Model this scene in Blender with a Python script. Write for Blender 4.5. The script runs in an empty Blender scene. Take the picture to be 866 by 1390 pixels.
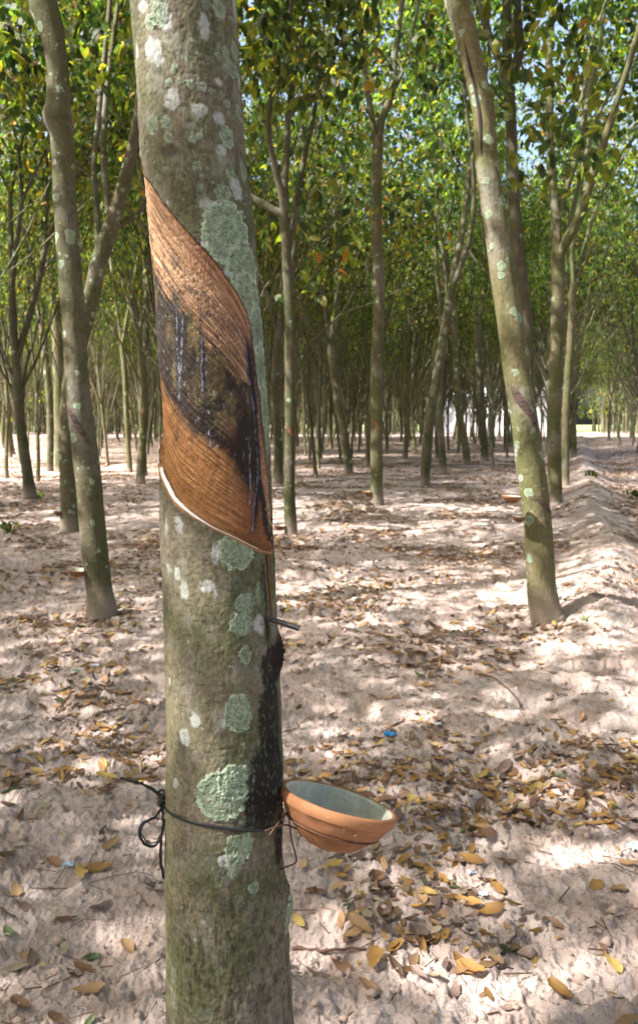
import bpy, math, random
import numpy as np
from mathutils import Vector, Matrix

RS = np.random.RandomState
random.seed(11)
scene = bpy.context.scene
COL = scene.collection
PI = math.pi

# ------------------------------------------------------------------ camera maths
CAM_H, FPX, HZ, OC = 1.10, 1100.0, 575.0, 650.0
TH = math.atan((OC - HZ) / FPX)
FW = np.array([0, math.cos(TH), -math.sin(TH)]); UPV = np.array([0, math.sin(TH), math.cos(TH)])

def ray(px, py):
    return FW + np.array([1.0, 0, 0]) * (px - 433) / FPX - UPV * (py - OC) / FPX

def at(px, py, Y):
    d = ray(px, py)
    return np.array([0, 0, CAM_H]) + d * (Y / d[1])

def gnd(px, py):
    d = ray(px, py)
    t = -CAM_H / d[2]
    return np.array([0, 0, CAM_H]) + d * t

def proj(P):
    P = np.asarray(P, float) - np.array([0, 0, CAM_H])
    dz = P @ FW
    return 433 + FPX * P[..., 0] / dz, OC - FPX * (P @ UPV) / dz, dz

# ------------------------------------------------------------------ noise
_perm = RS(5).permutation(4096)
_g = RS(6).rand(4096) * 2 * PI
_gx, _gy = np.cos(_g), np.sin(_g)

def perlin(x, y):
    x = np.asarray(x, float); y = np.asarray(y, float)
    xi = np.floor(x).astype(np.int64); yi = np.floor(y).astype(np.int64)
    xf = x - xi; yf = y - yi
    def gr(i, j, a, b):
        h = _perm[(_perm[i & 4095] + j) & 4095]
        return _gx[h] * a + _gy[h] * b
    u = xf * xf * xf * (xf * (xf * 6 - 15) + 10); v = yf * yf * yf * (yf * (yf * 6 - 15) + 10)
    a = gr(xi, yi, xf, yf); b = gr(xi + 1, yi, xf - 1, yf)
    c = gr(xi, yi + 1, xf, yf - 1); d = gr(xi + 1, yi + 1, xf - 1, yf - 1)
    return (a + (b - a) * u) * (1 - v) + (c + (d - c) * u) * v

def fbm(x, y, oct=4, gain=.5):
    s = 0; a = 1.0
    for o in range(oct):
        s = s + a * perlin(x * 2 ** o + 17.3 * o, y * 2 ** o - 9.1 * o); a *= gain
    return s

def sst(a, b, x):
    t = np.clip((x - a) / (b - a), 0, 1)
    return t * t * (3 - 2 * t)

# ------------------------------------------------------------------ objects
def tag(o, label=None, cat=None, group=None, kind=None):
    if label: o['label'] = label
    if cat: o['category'] = cat
    if group: o['group'] = group
    if kind: o['kind'] = kind
    return o

def empty(name, loc, rz=0):
    o = bpy.data.objects.new(name, None); COL.objects.link(o)
    o.empty_display_size = .1
    o.location = loc; o.rotation_euler = (0, 0, rz)
    return o

def mk_mesh(name, V, F, mats=(), col=None, smooth=True, midx=None):
    V = np.asarray(V, np.float32)
    me = bpy.data.meshes.new(name)
    F = [np.asarray(f, np.int32) for f in F if len(f)]
    me.vertices.add(len(V)); me.vertices.foreach_set('co', V.ravel())
    loops = np.concatenate([f.ravel() for f in F])
    tot = np.concatenate([np.full(len(f), f.shape[1], np.int32) for f in F])
    st = np.concatenate([[0], np.cumsum(tot)[:-1]]).astype(np.int32)
    me.loops.add(len(loops)); me.loops.foreach_set('vertex_index', loops)
    me.polygons.add(len(tot)); me.polygons.foreach_set('loop_start', st)
    me.polygons.foreach_set('use_smooth', np.full(len(tot), smooth))
    if midx is not None: me.polygons.foreach_set('material_index', np.asarray(midx, np.int32))
    for m in mats: me.materials.append(m)
    me.update(calc_edges=True); me.validate()
    if col is not None:
        for nm, c in (col.items() if isinstance(col, dict) else [('col', col)]):
            c = np.asarray(c, np.float32)
            if c.ndim == 1:
                a = me.attributes.new(nm, 'FLOAT', 'POINT'); a.data.foreach_set('value', c)
            else:
                if c.shape[1] == 3: c = np.concatenate([c, np.ones((len(c), 1), np.float32)], 1)
                a = me.attributes.new(nm, 'FLOAT_COLOR', 'POINT'); a.data.foreach_set('color', c.ravel())
    return me

def mk_obj(name, me, parent=None, loc=None):
    o = bpy.data.objects.new(name, me); COL.objects.link(o)
    if parent: o.parent = parent
    if loc is not None: o.location = loc
    return o

class MB:
    def __init__(s): s.V = []; s.Q = []; s.T = []; s.n = 0; s.C = []
    def add(s, V, Q=None, T=None, C=None):
        V = np.asarray(V, float)
        s.V.append(V)
        if Q is not None and len(Q): s.Q.append(np.asarray(Q) + s.n)
        if T is not None and len(T): s.T.append(np.asarray(T) + s.n)
        if C is not None: s.C.append(C)
        s.n += len(V)
    def mesh(s, name, mats, smooth=True, off=None, col=None):
        V = np.concatenate(s.V)
        if off is not None: V = V - np.asarray(off)
        F = []
        if s.Q: F.append(np.concatenate(s.Q))
        if s.T: F.append(np.concatenate(s.T))
        if col is None and s.C: col = np.concatenate(s.C)
        return mk_mesh(name, V, F, mats, col, smooth)

def frames(P):
    P = np.asarray(P, float)
    T = np.gradient(P, axis=0); T /= np.linalg.norm(T, axis=1)[:, None] + 1e-12
    u = np.cross(T[0], [0, 1, .01]); 
    if np.linalg.norm(u) < .2: u = np.cross(T[0], [1, 0, 0])
    u /= np.linalg.norm(u)
    U = [u]
    for i in range(1, len(P)):
        u = U[-1] - T[i] * (U[-1] @ T[i]); u /= np.linalg.norm(u); U.append(u)
    U = np.array(U); W = np.cross(T, U)
    return T, U, W

def tube(mb, P, R, sides=8, rough=0, seed=0, cap=True):
    P = np.asarray(P, float); R = np.asarray(R, float)
    n = len(P); T, U, W = frames(P)
    a = np.arange(sides) / sides * 2 * PI
    ca, sa = np.cos(a), np.sin(a)
    rr = R[:, None] * np.ones(sides)
    if rough:
        L = np.concatenate([[0], np.cumsum(np.linalg.norm(np.diff(P, axis=0), axis=1))])
        rr = rr * (1 + rough * fbm(ca[None] * 1.3 + seed * 3.7 + 0 * L[:, None], sa[None] * 1.3 + L[:, None] * 3.0 + seed, 3))
    V = P[:, None] + rr[..., None] * (U[:, None] * ca[None, :, None] + W[:, None] * sa[None, :, None])
    i = np.arange(n - 1)[:, None] * sides; j = np.arange(sides)[None]; k = (j + 1) % sides
    Q = np.stack([i + j, i + k, i + sides + k, i + sides + j], -1).reshape(-1, 4)
    V = V.reshape(-1, 3); Tt = []
    if cap:
        V = np.concatenate([V, P[:1], P[-1:]])
        a0, a1 = n * sides, n * sides + 1
        jj = np.arange(sides); kk = (jj + 1) % sides
        Tt = np.concatenate([np.stack([kk, jj, np.full(sides, a0)], 1),
                             np.stack([jj + (n - 1) * sides, kk + (n - 1) * sides, np.full(sides, a1)], 1)])
    mb.add(V, Q, Tt)

def cr(pts, n):
    """Catmull-Rom resample of rows of pts."""
    pts = np.asarray(pts, float)
    P = np.concatenate([[2 * pts[0] - pts[1]], pts, [2 * pts[-1] - pts[-2]]])
    m = len(pts) - 1
    ts = np.linspace(0, m, n); ts[-1] = m - 1e-9
    i = ts.astype(int); t = (ts - i)[:, None]
    a, b, c, d = P[i], P[i + 1], P[i + 2], P[i + 3]
    return .5 * ((2 * b) + (c - a) * t + (2 * a - 5 * b + 4 * c - d) * t ** 2 + (3 * b - a - 3 * c + d) * t ** 3)

# ------------------------------------------------------------------ materials
def mat(name):
    m = bpy.data.materials.new(name); m.use_nodes = True
    nt = m.node_tree; nt.nodes.clear()
    out = nt.nodes.new('ShaderNodeOutputMaterial')
    return m, nt, out

class NT:
    def __init__(s, nt): s.nt = nt
    def n(s, typ, **kw):
        nd = s.nt.nodes.new(typ)
        for k, v in kw.items():
            if k == 'inp':
                for a, b in v.items():
                    if hasattr(b, 'is_linked') or hasattr(b, 'links'): s.nt.links.new(b, nd.inputs[a])
                    else: nd.inputs[a].default_value = b
            else: setattr(nd, k, v)
        return nd
    def math(s, op, a, b=0.0, c=None, clamp=False):
        nd = s.nt.nodes.new('ShaderNodeMath'); nd.operation = op; nd.use_clamp = clamp
        for i, v in enumerate((a, b) if c is None else (a, b, c)):
            if isinstance(v, (int, float)): nd.inputs[i].default_value = v
            else: s.nt.links.new(v, nd.inputs[i])
        return nd.outputs[0]
    def ss(s, v, a, b):
        nd = s.nt.nodes.new('ShaderNodeMapRange'); nd.interpolation_type = 'SMOOTHSTEP'
        s.nt.links.new(v, nd.inputs[0]); nd.inputs[1].default_value = a; nd.inputs[2].default_value = b
        return nd.outputs[0]
    def mix(s, f, a, b, mode='MIX'):
        nd = s.nt.nodes.new('ShaderNodeMix'); nd.data_type = 'RGBA'; nd.blend_type = mode
        for i, v in ((0, f), (6, a), (7, b)):
            if isinstance(v, (int, float)): nd.inputs[i].default_value = v
            elif isinstance(v, (tuple, list)): nd.inputs[i].default_value = (*v, 1) if len(v) == 3 else v
            else: s.nt.links.new(v, nd.inputs[i])
        return nd.outputs[2]
    def noise(s, vec, scale, detail=4, rough=.55, dist=0):
        nd = s.nt.nodes.new('ShaderNodeTexNoise')
        if vec is not None: s.nt.links.new(vec, nd.inputs['Vector'])
        nd.inputs['Scale'].default_value = scale; nd.inputs['Detail'].default_value = detail
        nd.inputs['Roughness'].default_value = rough; nd.inputs['Distortion'].default_value = dist
        return nd.outputs[0]
    def mapping(s, vec, scale=(1, 1, 1), loc=None):
        nd = s.nt.nodes.new('ShaderNodeMapping'); s.nt.links.new(vec, nd.inputs[0])
        nd.inputs['Scale'].default_value = scale
        if loc is not None: s.nt.links.new(loc, nd.inputs['Location'])
        return nd.outputs[0]
    def bsdf(s, out, col, rough=.8, bump=None, strength=.5, dist=.01, spec=.3, metal=0):
        b = s.nt.nodes.new('ShaderNodeBsdfPrincipled')
        for k, v in (('Base Color', col), ('Roughness', rough)):
            if isinstance(v, (int, float)): b.inputs[k].default_value = v
            elif isinstance(v, (tuple, list)): b.inputs[k].default_value = (*v, 1)
            else: s.nt.links.new(v, b.inputs[k])
        b.inputs['Specular IOR Level'].default_value = spec; b.inputs['Metallic'].default_value = metal
        if bump is not None:
            bp = s.nt.nodes.new('ShaderNodeBump'); bp.inputs['Strength'].default_value = strength
            bp.inputs['Distance'].default_value = dist
            s.nt.links.new(bump, bp.inputs['Height']); s.nt.links.new(bp.outputs[0], b.inputs['Normal'])
        s.nt.links.new(b.outputs[0], out.inputs['Surface'])
        return b

def objcoord(N):
    """object coordinates shifted by a per-object random amount"""
    tc = N.n('ShaderNodeTexCoord').outputs['Object']
    rnd = N.n('ShaderNodeObjectInfo').outputs['Random']
    off = N.n('ShaderNodeCombineXYZ'); 
    for i, k in enumerate((37.0, 91.0, 53.0)):
        N.nt.links.new(N.math('MULTIPLY', rnd, k), off.inputs[i])
    return N.mapping(tc, loc=off.outputs[0]), tc, rnd

def bark_material(name, base=(.108, .097, .054), moss=(.080, .090, .036), grey=(.165, .158, .128), lichen=.5, lscale=9.0, basegrey=True):
    m, nt, out = mat(name); N = NT(nt)
    vec, tc, rnd = objcoord(N)
    st = N.mapping(vec, (1, 1, .45))
    n1 = N.noise(st, 5, 5, .6); n2 = N.noise(vec, 2.2, 3); n3 = N.noise(N.mapping(vec, (1, 1, .25)), 60, 4, .7)
    c = N.mix(N.ss(n1, .42, .6), base, moss)
    c = N.mix(N.math('MULTIPLY', N.ss(n2, .5, .68), .75), c, grey)
    c = N.mix(N.math('MULTIPLY', N.ss(n3, .5, .75), .55), c, (.045, .038, .026))
    n4 = N.noise(vec, 24, 6, .7); n5 = N.noise(N.mapping(vec, (1, 1, 3.5)), 11, 4, .6)
    c = N.mix(N.math('MULTIPLY', N.ss(n4, .5, .68), .6), c, (.05, .042, .027))
    c = N.mix(N.math('MULTIPLY', N.ss(n5, .56, .7), .45), c, (.22, .19, .145))
    hue = N.n('ShaderNodeHueSaturation'); nt.links.new(c, hue.inputs['Color'])
    nt.links.new(N.math('MULTIPLY_ADD', rnd, .55, .78), hue.inputs['Value'])
    nt.links.new(N.math('MULTIPLY_ADD', rnd, .3, .85), hue.inputs['Saturation'])
    c = hue.outputs[0]
    # round crustose lichens
    hgt = N.math('ADD', N.math('MULTIPLY', n3, .5), N.math('MULTIPLY', n4, .6))
    if lichen > 0:
        wv = N.n('ShaderNodeTexNoise', inp={'Vector': vec, 'Scale': 45.0})
        jit = N.n('ShaderNodeMix', data_type='VECTOR'); jit.inputs[0].default_value = .03
        nt.links.new(vec, jit.inputs[4]); nt.links.new(wv.outputs['Color'], jit.inputs[5])
        for sc_, thr, tint, lf in ((lscale, .34, (.22, .29, .20), 1), (lscale * 2.3, .28, (.23, .29, .21), .35), (lscale * .6, .22, (.27, .28, .25), .8)):
            vo = N.n('ShaderNodeTexVoronoi', inp={'Vector': jit.outputs[1], 'Scale': sc_})
            sel = N.n('ShaderNodeSeparateColor'); nt.links.new(vo.outputs['Color'], sel.inputs[0])
            has = N.math('LESS_THAN', sel.outputs[0], lichen * lf)
            rad = N.math('MULTIPLY_ADD', sel.outputs[1], thr * .8, thr * .35)
            d = N.math('SUBTRACT', rad, vo.outputs['Distance'])
            mk = N.math('MULTIPLY', N.ss(d, 0, .03), has)
            ring = N.ss(N.math('ABSOLUTE', N.math('SUBTRACT', d, .05)), .05, .0)
            tn = N.mix(ring, tint, tuple(min(1, t * 1.45) for t in tint))
            c = N.mix(N.math('MULTIPLY', mk, .88), c, tn)
            hgt = N.math('ADD', hgt, N.math('MULTIPLY', mk, .35))
    if basegrey:
        sz = N.n('ShaderNodeSeparateXYZ'); nt.links.new(tc, sz.inputs[0])
        zz = N.math('ADD', sz.outputs[2], N.math('MULTIPLY', n1, .18))
        c = N.mix(N.math('MULTIPLY', N.ss(zz, .32, .12), .85), c, (.27, .22, .18))
    N.bsdf(out, c, .85, hgt, .75, .02, .25)
    return m

BARK = bark_material('rubber_bark', lichen=.10, lscale=8)
BARK_NEAR = bark_material('rubber_bark_lichened', base=(.128, .113, .064), moss=(.095, .10, .044), grey=(.20, .19, .16), lichen=.5, lscale=13)

def leaf_material(name, transl=.45):
    m, nt, out = mat(name); N = NT(nt)
    at_ = N.n('ShaderNodeAttribute', attribute_name='col')
    rnd = N.n('ShaderNodeObjectInfo').outputs['Random']
    h = N.n('ShaderNodeHueSaturation'); nt.links.new(at_.outputs['Color'], h.inputs['Color'])
    nt.links.new(N.math('MULTIPLY_ADD', rnd, .05, .475), h.inputs['Hue'])
    nt.links.new(N.math('MULTIPLY_ADD', rnd, .4, .8), h.inputs['Value'])
    b = N.n('ShaderNodeBsdfPrincipled'); nt.links.new(h.outputs[0], b.inputs['Base Color'])
    b.inputs['Roughness'].default_value = .5; b.inputs['Specular IOR Level'].default_value = .35
    t = N.n('ShaderNodeBsdfTranslucent')
    tcol = N.mix(1.0, h.outputs[0], (3.3, 3.6, .9), 'MULTIPLY')
    nt.links.new(tcol, t.inputs['Color'])
    mx = N.n('ShaderNodeMixShader'); mx.inputs[0].default_value = transl
    nt.links.new(b.outputs[0], mx.inputs[1]); nt.links.new(t.outputs[0], mx.inputs[2])
    nt.links.new(mx.outputs[0], out.inputs['Surface'])
    return m
LEAF = leaf_material('rubber_leaf')

def simple(name, col, rough=.7, metal=0, bump=0, nscale=40, var=.3, spec=.4, dist=.002):
    m, nt, out = mat(name); N = NT(nt)
    tc = N.n('ShaderNodeTexCoord').outputs['Object']
    n = N.noise(tc, nscale, 5, .6)
    c = N.mix(n, tuple(v * (1 - var) for v in col), tuple(min(1, v * (1 + var)) for v in col))
    N.bsdf(out, c, rough, n if bump else None, bump, dist, spec, metal)
    return m

# ------------------------------------------------------------------ ground
def G(x, y):
    x = np.asarray(x, float); y = np.asarray(y, float)
    r = np.hypot(x, y)
    h = .035 * perlin(x * .55 + 3, y * .55) + .02 * perlin(x * 1.6, y * 1.6 + 7)
    # bank along the right-hand row and the sunken lane beside it
    wob = .18 * perlin(y * .35 + 5, 2.2 + 0 * y) + .07 * perlin(y * 1.3, 8.1 + 0 * y)
    d = (x - (.22 + .318 * y + wob))
    f = sst(2.6, 4.6, y) * (1 - sst(60, 90, r))
    h = h + f * (.13 * np.exp(-(d / .26) ** 2) * (1 + .5 * perlin(x * 1.2, y * 1.4)) - .05 * np.exp(-((d - .75) / .4) ** 2) + .07 * np.exp(-((d - 1.9) / .35) ** 2))
    near = 1 - sst(14, 40, r)
    cl = np.abs(perlin(x * 4.2 + 1, y * 4.2)); cl2 = np.abs(perlin(x * 9 + 4, y * 9 + 2)); cl3 = np.abs(perlin(x * 21, y * 21 + 9))
    h = h + near * ((1 - .45 * sst(4, 9, r)) * .034 * (.35 - cl) + (1 - .4 * sst(4, 9, r)) * .032 * (.3 - cl2) * (.6 + perlin(x * 2, y * 2 + 30)) + .022 * (.3 - cl3))
    h = h + near * (.011 * perlin(x * 38, y * 38) * (.5 + sst(-.2, .4, perlin(x * 3 + 70, y * 3))) + .006 * perlin(x * 85, y * 85) - .008 * np.abs(perlin(x * 60 + 3, y * 60)))
    # scuffed hollows
    hol = perlin(x * 2.6 + 40, y * 3.4 + 11)
    h = h - near * .035 * sst(.12, .38, hol)
    return h

def build_ground():
    aa = np.radians(np.concatenate([np.linspace(-30, 30, 800), np.linspace(30, 330, 170)[1:-1]]))
    py = np.arange(1600, 590, -1.35)
    rr = np.concatenate([[.02, .25, .5, .75, .95], 1210 / (py - 575.), 1210 / 15. * np.geomspace(1.1, 9, 20)])
    A, R = np.meshgrid(aa, rr)
    X = R * np.sin(A); Y = R * np.cos(A)
    Z = G(X, Y)
    V = np.stack([X, Y, Z], -1).reshape(-1, 3)
    n = len(aa)
    i = np.arange(len(rr) - 1)[:, None] * n; j = np.arange(n)[None]; k = (j + 1) % n
    Q = np.stack([i + j, i + n + j, i + n + k, i + k], -1).reshape(-1, 4)
    m, nt, out = mat('sandy_soil'); N = NT(nt)
    pos = N.n('ShaderNodeTexCoord').outputs['Object']
    a = N.noise(pos, 1.3, 4); b = N.noise(pos, 9, 5, .6); c = N.noise(pos, 160, 4, .7); sp = N.noise(pos, 70, 3, .5)
    col = N.mix(N.ss(a, .4, .62), (.53, .43, .395), (.45, .38, .36))
    col = N.mix(N.math('MULTIPLY', N.ss(b, .44, .62), .55), col, (.33, .245, .205))
    b2 = N.noise(pos, 3.1, 6, .65)
    col = N.mix(N.math('MULTIPLY', N.ss(b2, .5, .66), .6), col, (.27, .195, .165))
    col = N.mix(N.math('MULTIPLY', N.ss(c, .52, .7), .35), col, (.3, .23, .2))
    col = N.mix(N.math('MULTIPLY', N.ss(sp, .62, .70), .6), col, (.15, .1, .075))
    sz = N.n('ShaderNodeSeparateXYZ'); nt.links.new(pos, sz.inputs[0])
    col = N.mix(N.math('MULTIPLY', N.ss(sz.outputs[1], 14, 34), .6), col, (.25, .185, .15))   # litter brown grows with distance, painted in to dim the sunlit far ground
    col = N.mix(N.ss(sz.outputs[1], 100, 112), col, (.22, .28, .12))       # a green field past the plantation
    k2 = N.noise(pos, 38, 5, .65)
    hh = N.math('ADD', N.math('ADD', N.math('MULTIPLY', b, .9), N.math('MULTIPLY', k2, .55)), N.math('MULTIPLY', c, .25))
    N.bsdf(out, col, .95, hh, .85, .03, .15)
    me = mk_mesh('sandy_ground', V, [Q], [m])
    g = mk_obj('sandy_ground', me); g['kind'] = 'structure'
build_ground()

# ------------------------------------------------------------------ tree growth
GREENS = np.array([(.028, .052, .026), (.042, .075, .026), (.062, .10, .028), (.024, .044, .030), (.11, .145, .030), (.14, .145, .032), (.032, .055, .036), (.15, .16, .035)])
WARM = np.array([(.30, .20, .03), (.30, .14, .03), (.24, .12, .035), (.28, .23, .04)])

def leaves_at(mb, pts, per, rng, spread=.28, size=.125, warm=.07, warmbias=None):
    n = len(pts) * per
    c = np.repeat(pts, per, 0)
    off = rng.normal(0, 1, (n, 3)) * [spread, spread, spread * .55]
    # whorls: leaflets grouped in threes
    p = c + off
    p[1::3] = p[0::3][:len(p[1::3])] + rng.normal(0, .015, (len(p[1::3]), 3))
    p[2::3] = p[0::3][:len(p[2::3])] + rng.normal(0, .015, (len(p[2::3]), 3))
    az = np.repeat(rng.rand(n // 3 + 1) * 2 * PI, 3)[:n] + np.tile([-.75, 0, .75], n // 3 + 1)[:n] + rng.normal(0, .12, n)
    dr = np.repeat(rng.normal(-.6, .4, n // 3 + 1), 3)[:n] + rng.normal(0, .12, n)
    D = np.stack([np.cos(az) * np.cos(dr), np.sin(az) * np.cos(dr), np.sin(dr)], 1)
    S = np.cross(D, [0, 0, 1]); S /= np.linalg.norm(S, axis=1)[:, None] + 1e-9
    rl = rng.normal(0, .6, n)[:, None]
    Nn = np.cross(S, D)
    S = S * np.cos(rl) + Nn * np.sin(rl); Nn = np.cross(S, D)
    L = (size * (.65 + .7 * rng.rand(n)))[:, None]; W = L * (.19 + .06 * rng.rand(n))[:, None]
    sag = -Nn * L * .12
    V = np.stack([p, p + D * L * .35 + S * W, p + D * L * .35 - S * W, p + D * L * .7 + S * W * .85 + sag, p + D * L * .7 - S * W * .85 + sag, p + D * L + sag * 2.2], 1)
    b = (np.arange(n) * 6)[:, None]
    T = np.concatenate([b + [0, 2, 1], b + [3, 4, 5]]); Q = b + [1, 2, 4, 3]
    cl = np.repeat(rng.rand(len(pts)), per)
    ci = rng.randint(0, len(GREENS), n)
    C = GREENS[ci] * (.55 + .9 * cl)[:, None]
    w = rng.rand(n) < warm * (.2 + 2.2 * (cl > .72))
    C[w] = WARM[rng.randint(0, len(WARM), w.sum())]
    mb.add(V.reshape(-1, 3), Q, T, np.repeat(C, 6, 0))

def grow(tb, tips, p, d, r, L, depth, rng, zmin=3.4, lean=.0):
    """one limb and, recursively, what it forks into"""
    n = 5 if depth < 3 else 4
    P = [np.array(p, float)]; d = np.array(d, float)
    for i in range(n - 1):
        d = d + rng.normal(0, .085, 3) + np.array([0, 0, .05]); d /= np.linalg.norm(d)
        P.append(P[-1] + d * L / (n - 1))
    P = np.array(P)
    r1 = r * .74
    R = np.linspace(r, r1, n)
    tube(tb, P, R, 7 if r > .03 else (5 if r > .012 else 3), rough=.12 if r > .03 else 0, seed=int(rng.randint(999)), cap=False)
    end = P[-1]
    if depth >= 2:
        for q in P[1:]:
            if q[2] > zmin: tips.append(q + rng.normal(0, .1, 3))
    if r1 < .0075 or depth > 7 or end[2] > 13:
        if end[2] > zmin: tips.append(end)
        return
    k = 2 if rng.rand() < .8 else 3
    base = rng.rand() * 2 * PI
    u = np.cross(d, [.3, .9, .1]); u /= np.linalg.norm(u); w = np.cross(d, u)
    for i in range(k):
        a = base + i * 2 * PI / k + rng.normal(0, .3)
        ang = rng.uniform(.22, .5) if i else rng.uniform(.1, .32)
        nd = d * math.cos(ang) + (u * math.cos(a) + w * math.sin(a)) * math.sin(ang)
        if nd[2] < .25: nd[2] = .25
        nd /= np.linalg.norm(nd)
        fr = (.82 if i == 0 else rng.uniform(.5, .74))
        grow(tb, tips, end, nd, r1 * fr, L * rng.uniform(.68, .95), depth + 1, rng, zmin)
    if depth <= 4 and rng.rand() < .6:     # a thin side shoot
        q = P[rng.randint(1, n - 1)]
        a = rng.rand() * 2 * PI; nd = d * .6 + (u * math.cos(a) + w * math.sin(a)) * .7; nd[2] = abs(nd[2]) + .1; nd /= np.linalg.norm(nd)
        grow(tb, tips, q, nd, r * .28, L * .6, depth + 2, rng, zmin)

def generic_tree(seed):
    rng = RS(seed)
    tb = MB(); tips = []
    fh = rng.uniform(1.7, 3.6); r0 = rng.uniform(.072, .092)
    lean = rng.normal(0, .07, 2)
    n = 12
    z = np.linspace(-.12, fh, n)
    wx = lean[0] * z + .05 * np.sin(z * rng.uniform(1, 2.2) + rng.rand() * 6); wy = lean[1] * z + .05 * np.sin(z * rng.uniform(1, 2.2) + rng.rand() * 6)
    P = np.stack([wx - wx[1], wy - wy[1], z], 1)
    R = r0 * (1 - .22 * z / fh) + .04 * np.exp(-np.maximum(z, 0) / .10)
    tube(tb, P, R, 12, .10, seed)
    d = P[-1] - P[-2]; d /= np.linalg.norm(d)
    k = 3 if rng.rand() < .6 else 4
    b = rng.rand() * 6.28
    for i in range(k):
        a = b + i * 2 * PI / k; ang = rng.uniform(.12, .42)
        nd = np.array([d[0] + math.cos(a) * math.sin(ang), d[1] + math.sin(a) * math.sin(ang), math.cos(ang)])
        nd /= np.linalg.norm(nd)
        grow(tb, tips, P[-1] - d * .05, nd, r0 * (.68 if i == 0 else .56), rng.uniform(1.6, 2.4), 1, rng, 4.4)
    for k_ in range(8):                       # thin low shoots on the stem
        q = P[rng.randint(n // 2, n)]; a = rng.rand() * 6.28
        nd = np.array([math.cos(a) * .55, math.sin(a) * .55, .85]); nd /= np.linalg.norm(nd)
        grow(tb, tips, q, nd, r0 * rng.uniform(.16, .3), rng.uniform(1.2, 2.0), 3, rng, 4.6)
    return tb, np.array(tips), np.c_[P, R]

def crown_mesh(tips, rng, total=4300, off=None, warm=.07, size=.125):
    mb = MB()
    per = max(6, int(total / max(1, len(tips))) // 3 * 3)
    leaves_at(mb, tips, per, rng, .3, size, warm)
    return mb.mesh('crown', [LEAF], smooth=False, off=off)

def scar_mesh(c, y0, th0, th1, drop, hgt, m, off=(0, 0, 0), out=.003, name='tapping_panel'):
    """a scraped slanting panel lying on a tube trunk whose centre line is c; y0..: world z of left end"""
    zs = c[:, 2]; nn, kk = 16, 7
    V = []
    for i in range(nn):
        u = i / (nn - 1); th = th0 + (th1 - th0) * u
        hh = hgt * (.25 + .75 * math.sin(PI * min(1, u * .8 + .15)))
        for j in range(kk):
            z = y0 - drop * u ** 1.1 + hh * (j / (kk - 1) - .5)
            cx, cy, r = (np.interp(z, zs, c[:, q]) for q in (0, 1, 3))
            edge = -.004 if j in (0, kk - 1) or i in (0, nn - 1) else out
            r = r * 1.04 + edge
            V.append((cx + r * math.sin(th), cy - r * math.cos(th), z))
    Q = [(i * kk + j, i * kk + j + 1, (i + 1) * kk + j + 1, (i + 1) * kk + j) for i in range(nn - 1) for j in range(kk - 1)]
    V = np.array(V) - np.array(off)
    return mk_mesh(name, V, [np.array(Q)], [m])

def wrap_panel(c, y0, y1, th0, th1, drop, hgt, m, parent, name='tapping_panel', out=.003):
    return mk_obj(name, scar_mesh(c, y0, th0, th1, drop, hgt, m, parent.location, out, name), parent)

def scar_material(name, a, b, c):
    m, nt, out = mat(name); N = NT(nt)
    tc = N.n('ShaderNodeTexCoord').outputs['Object']
    rot = N.n('ShaderNodeMapping'); nt.links.new(tc, rot.inputs[0]); rot.inputs['Rotation'].default_value = (0, .85, 0); rot.inputs['Scale'].default_value = (5, 5, 55)
    n = N.noise(rot.outputs[0], 2.2, 5, .7); n2 = N.noise(tc, 14, 4)
    k = N.mix(N.ss(n, .42, .6), a, b); k = N.mix(N.ss(n2, .5, .62), k, c)
    N.bsdf(out, k, .75, n, .6, .006, .3)
    return m
M_PANEL_DARK = scar_material('dried_cut_bark', (.045, .032, .034), (.14, .09, .075), (.09, .075, .045))
M_PANEL_RED = scar_material('reddish_cut_bark', (.13, .05, .03), (.28, .13, .065), (.10, .085, .045))
_u1 = simple('dried_cut_bark', (.075, .055, .06), .7, bump=.6, nscale=90, var=.6)
_u2 = simple('reddish_cut_bark', (.30, .13, .07), .75, bump=.5, nscale=70, var=.4)


GROUP_T = 'rubber trees standing in the plantation rows'
VARS = []
for sd in (101, 102, 103, 104, 105, 106, 107, 108, 109, 110):
    tb, tips, CC = generic_tree(sd)
    VARS.append((tb.mesh('trunk', [BARK]), crown_mesh(tips, RS(sd + 50), 8600, warm=.03 + .02 * (sd % 3), size=.113), scar_mesh(CC, 1.25 + .25 * ((sd * 7) % 4) / 4, -1.0 + .1 * (sd % 3), .9, .2, .085, [M_PANEL_DARK, M_PANEL_RED, M_PANEL_DARK][sd % 3])))

def place_tree(x, y, rng, label=None, v=None, s=None):
    t = VARS[rng.randint(len(VARS)) if v is None else v]
    e = empty('rubber_tree', (x, y, float(G(x, y)) - .0), rng.rand() * 2 * PI)
    e.scale = [s or rng.uniform(.85, 1.15)] * 3
    tag(e, label or 'rubber tree', 'tree', GROUP_T)
    mk_obj('trunk', t[0], e); mk_obj('crown', t[1], e)
    if y < 50: mk_obj('tapping_panel', t[2], e)
    return e

OCC = []          # ground positions already taken
def limb(tb, pts, Y, jit=0, sides=10, Yend=None, rough=.10, seed=0):
    """pts: (px, py, width px) measured along a limb standing at depth Y"""
    out = []
    for i, (px, py, w) in enumerate(pts):
        YY = Y + ((Yend - Y) * i / (len(pts) - 1) if Yend is not None else 0)
        p = at(px, py, YY); out.append((*p, w * YY / FPX / 2))
    out = np.array(out)
    c = cr(out, max(6, len(pts) * 3))
    tube(tb, c[:, :3], np.maximum(c[:, 3], .004), sides, rough, seed, cap=False)
    return c

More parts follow.
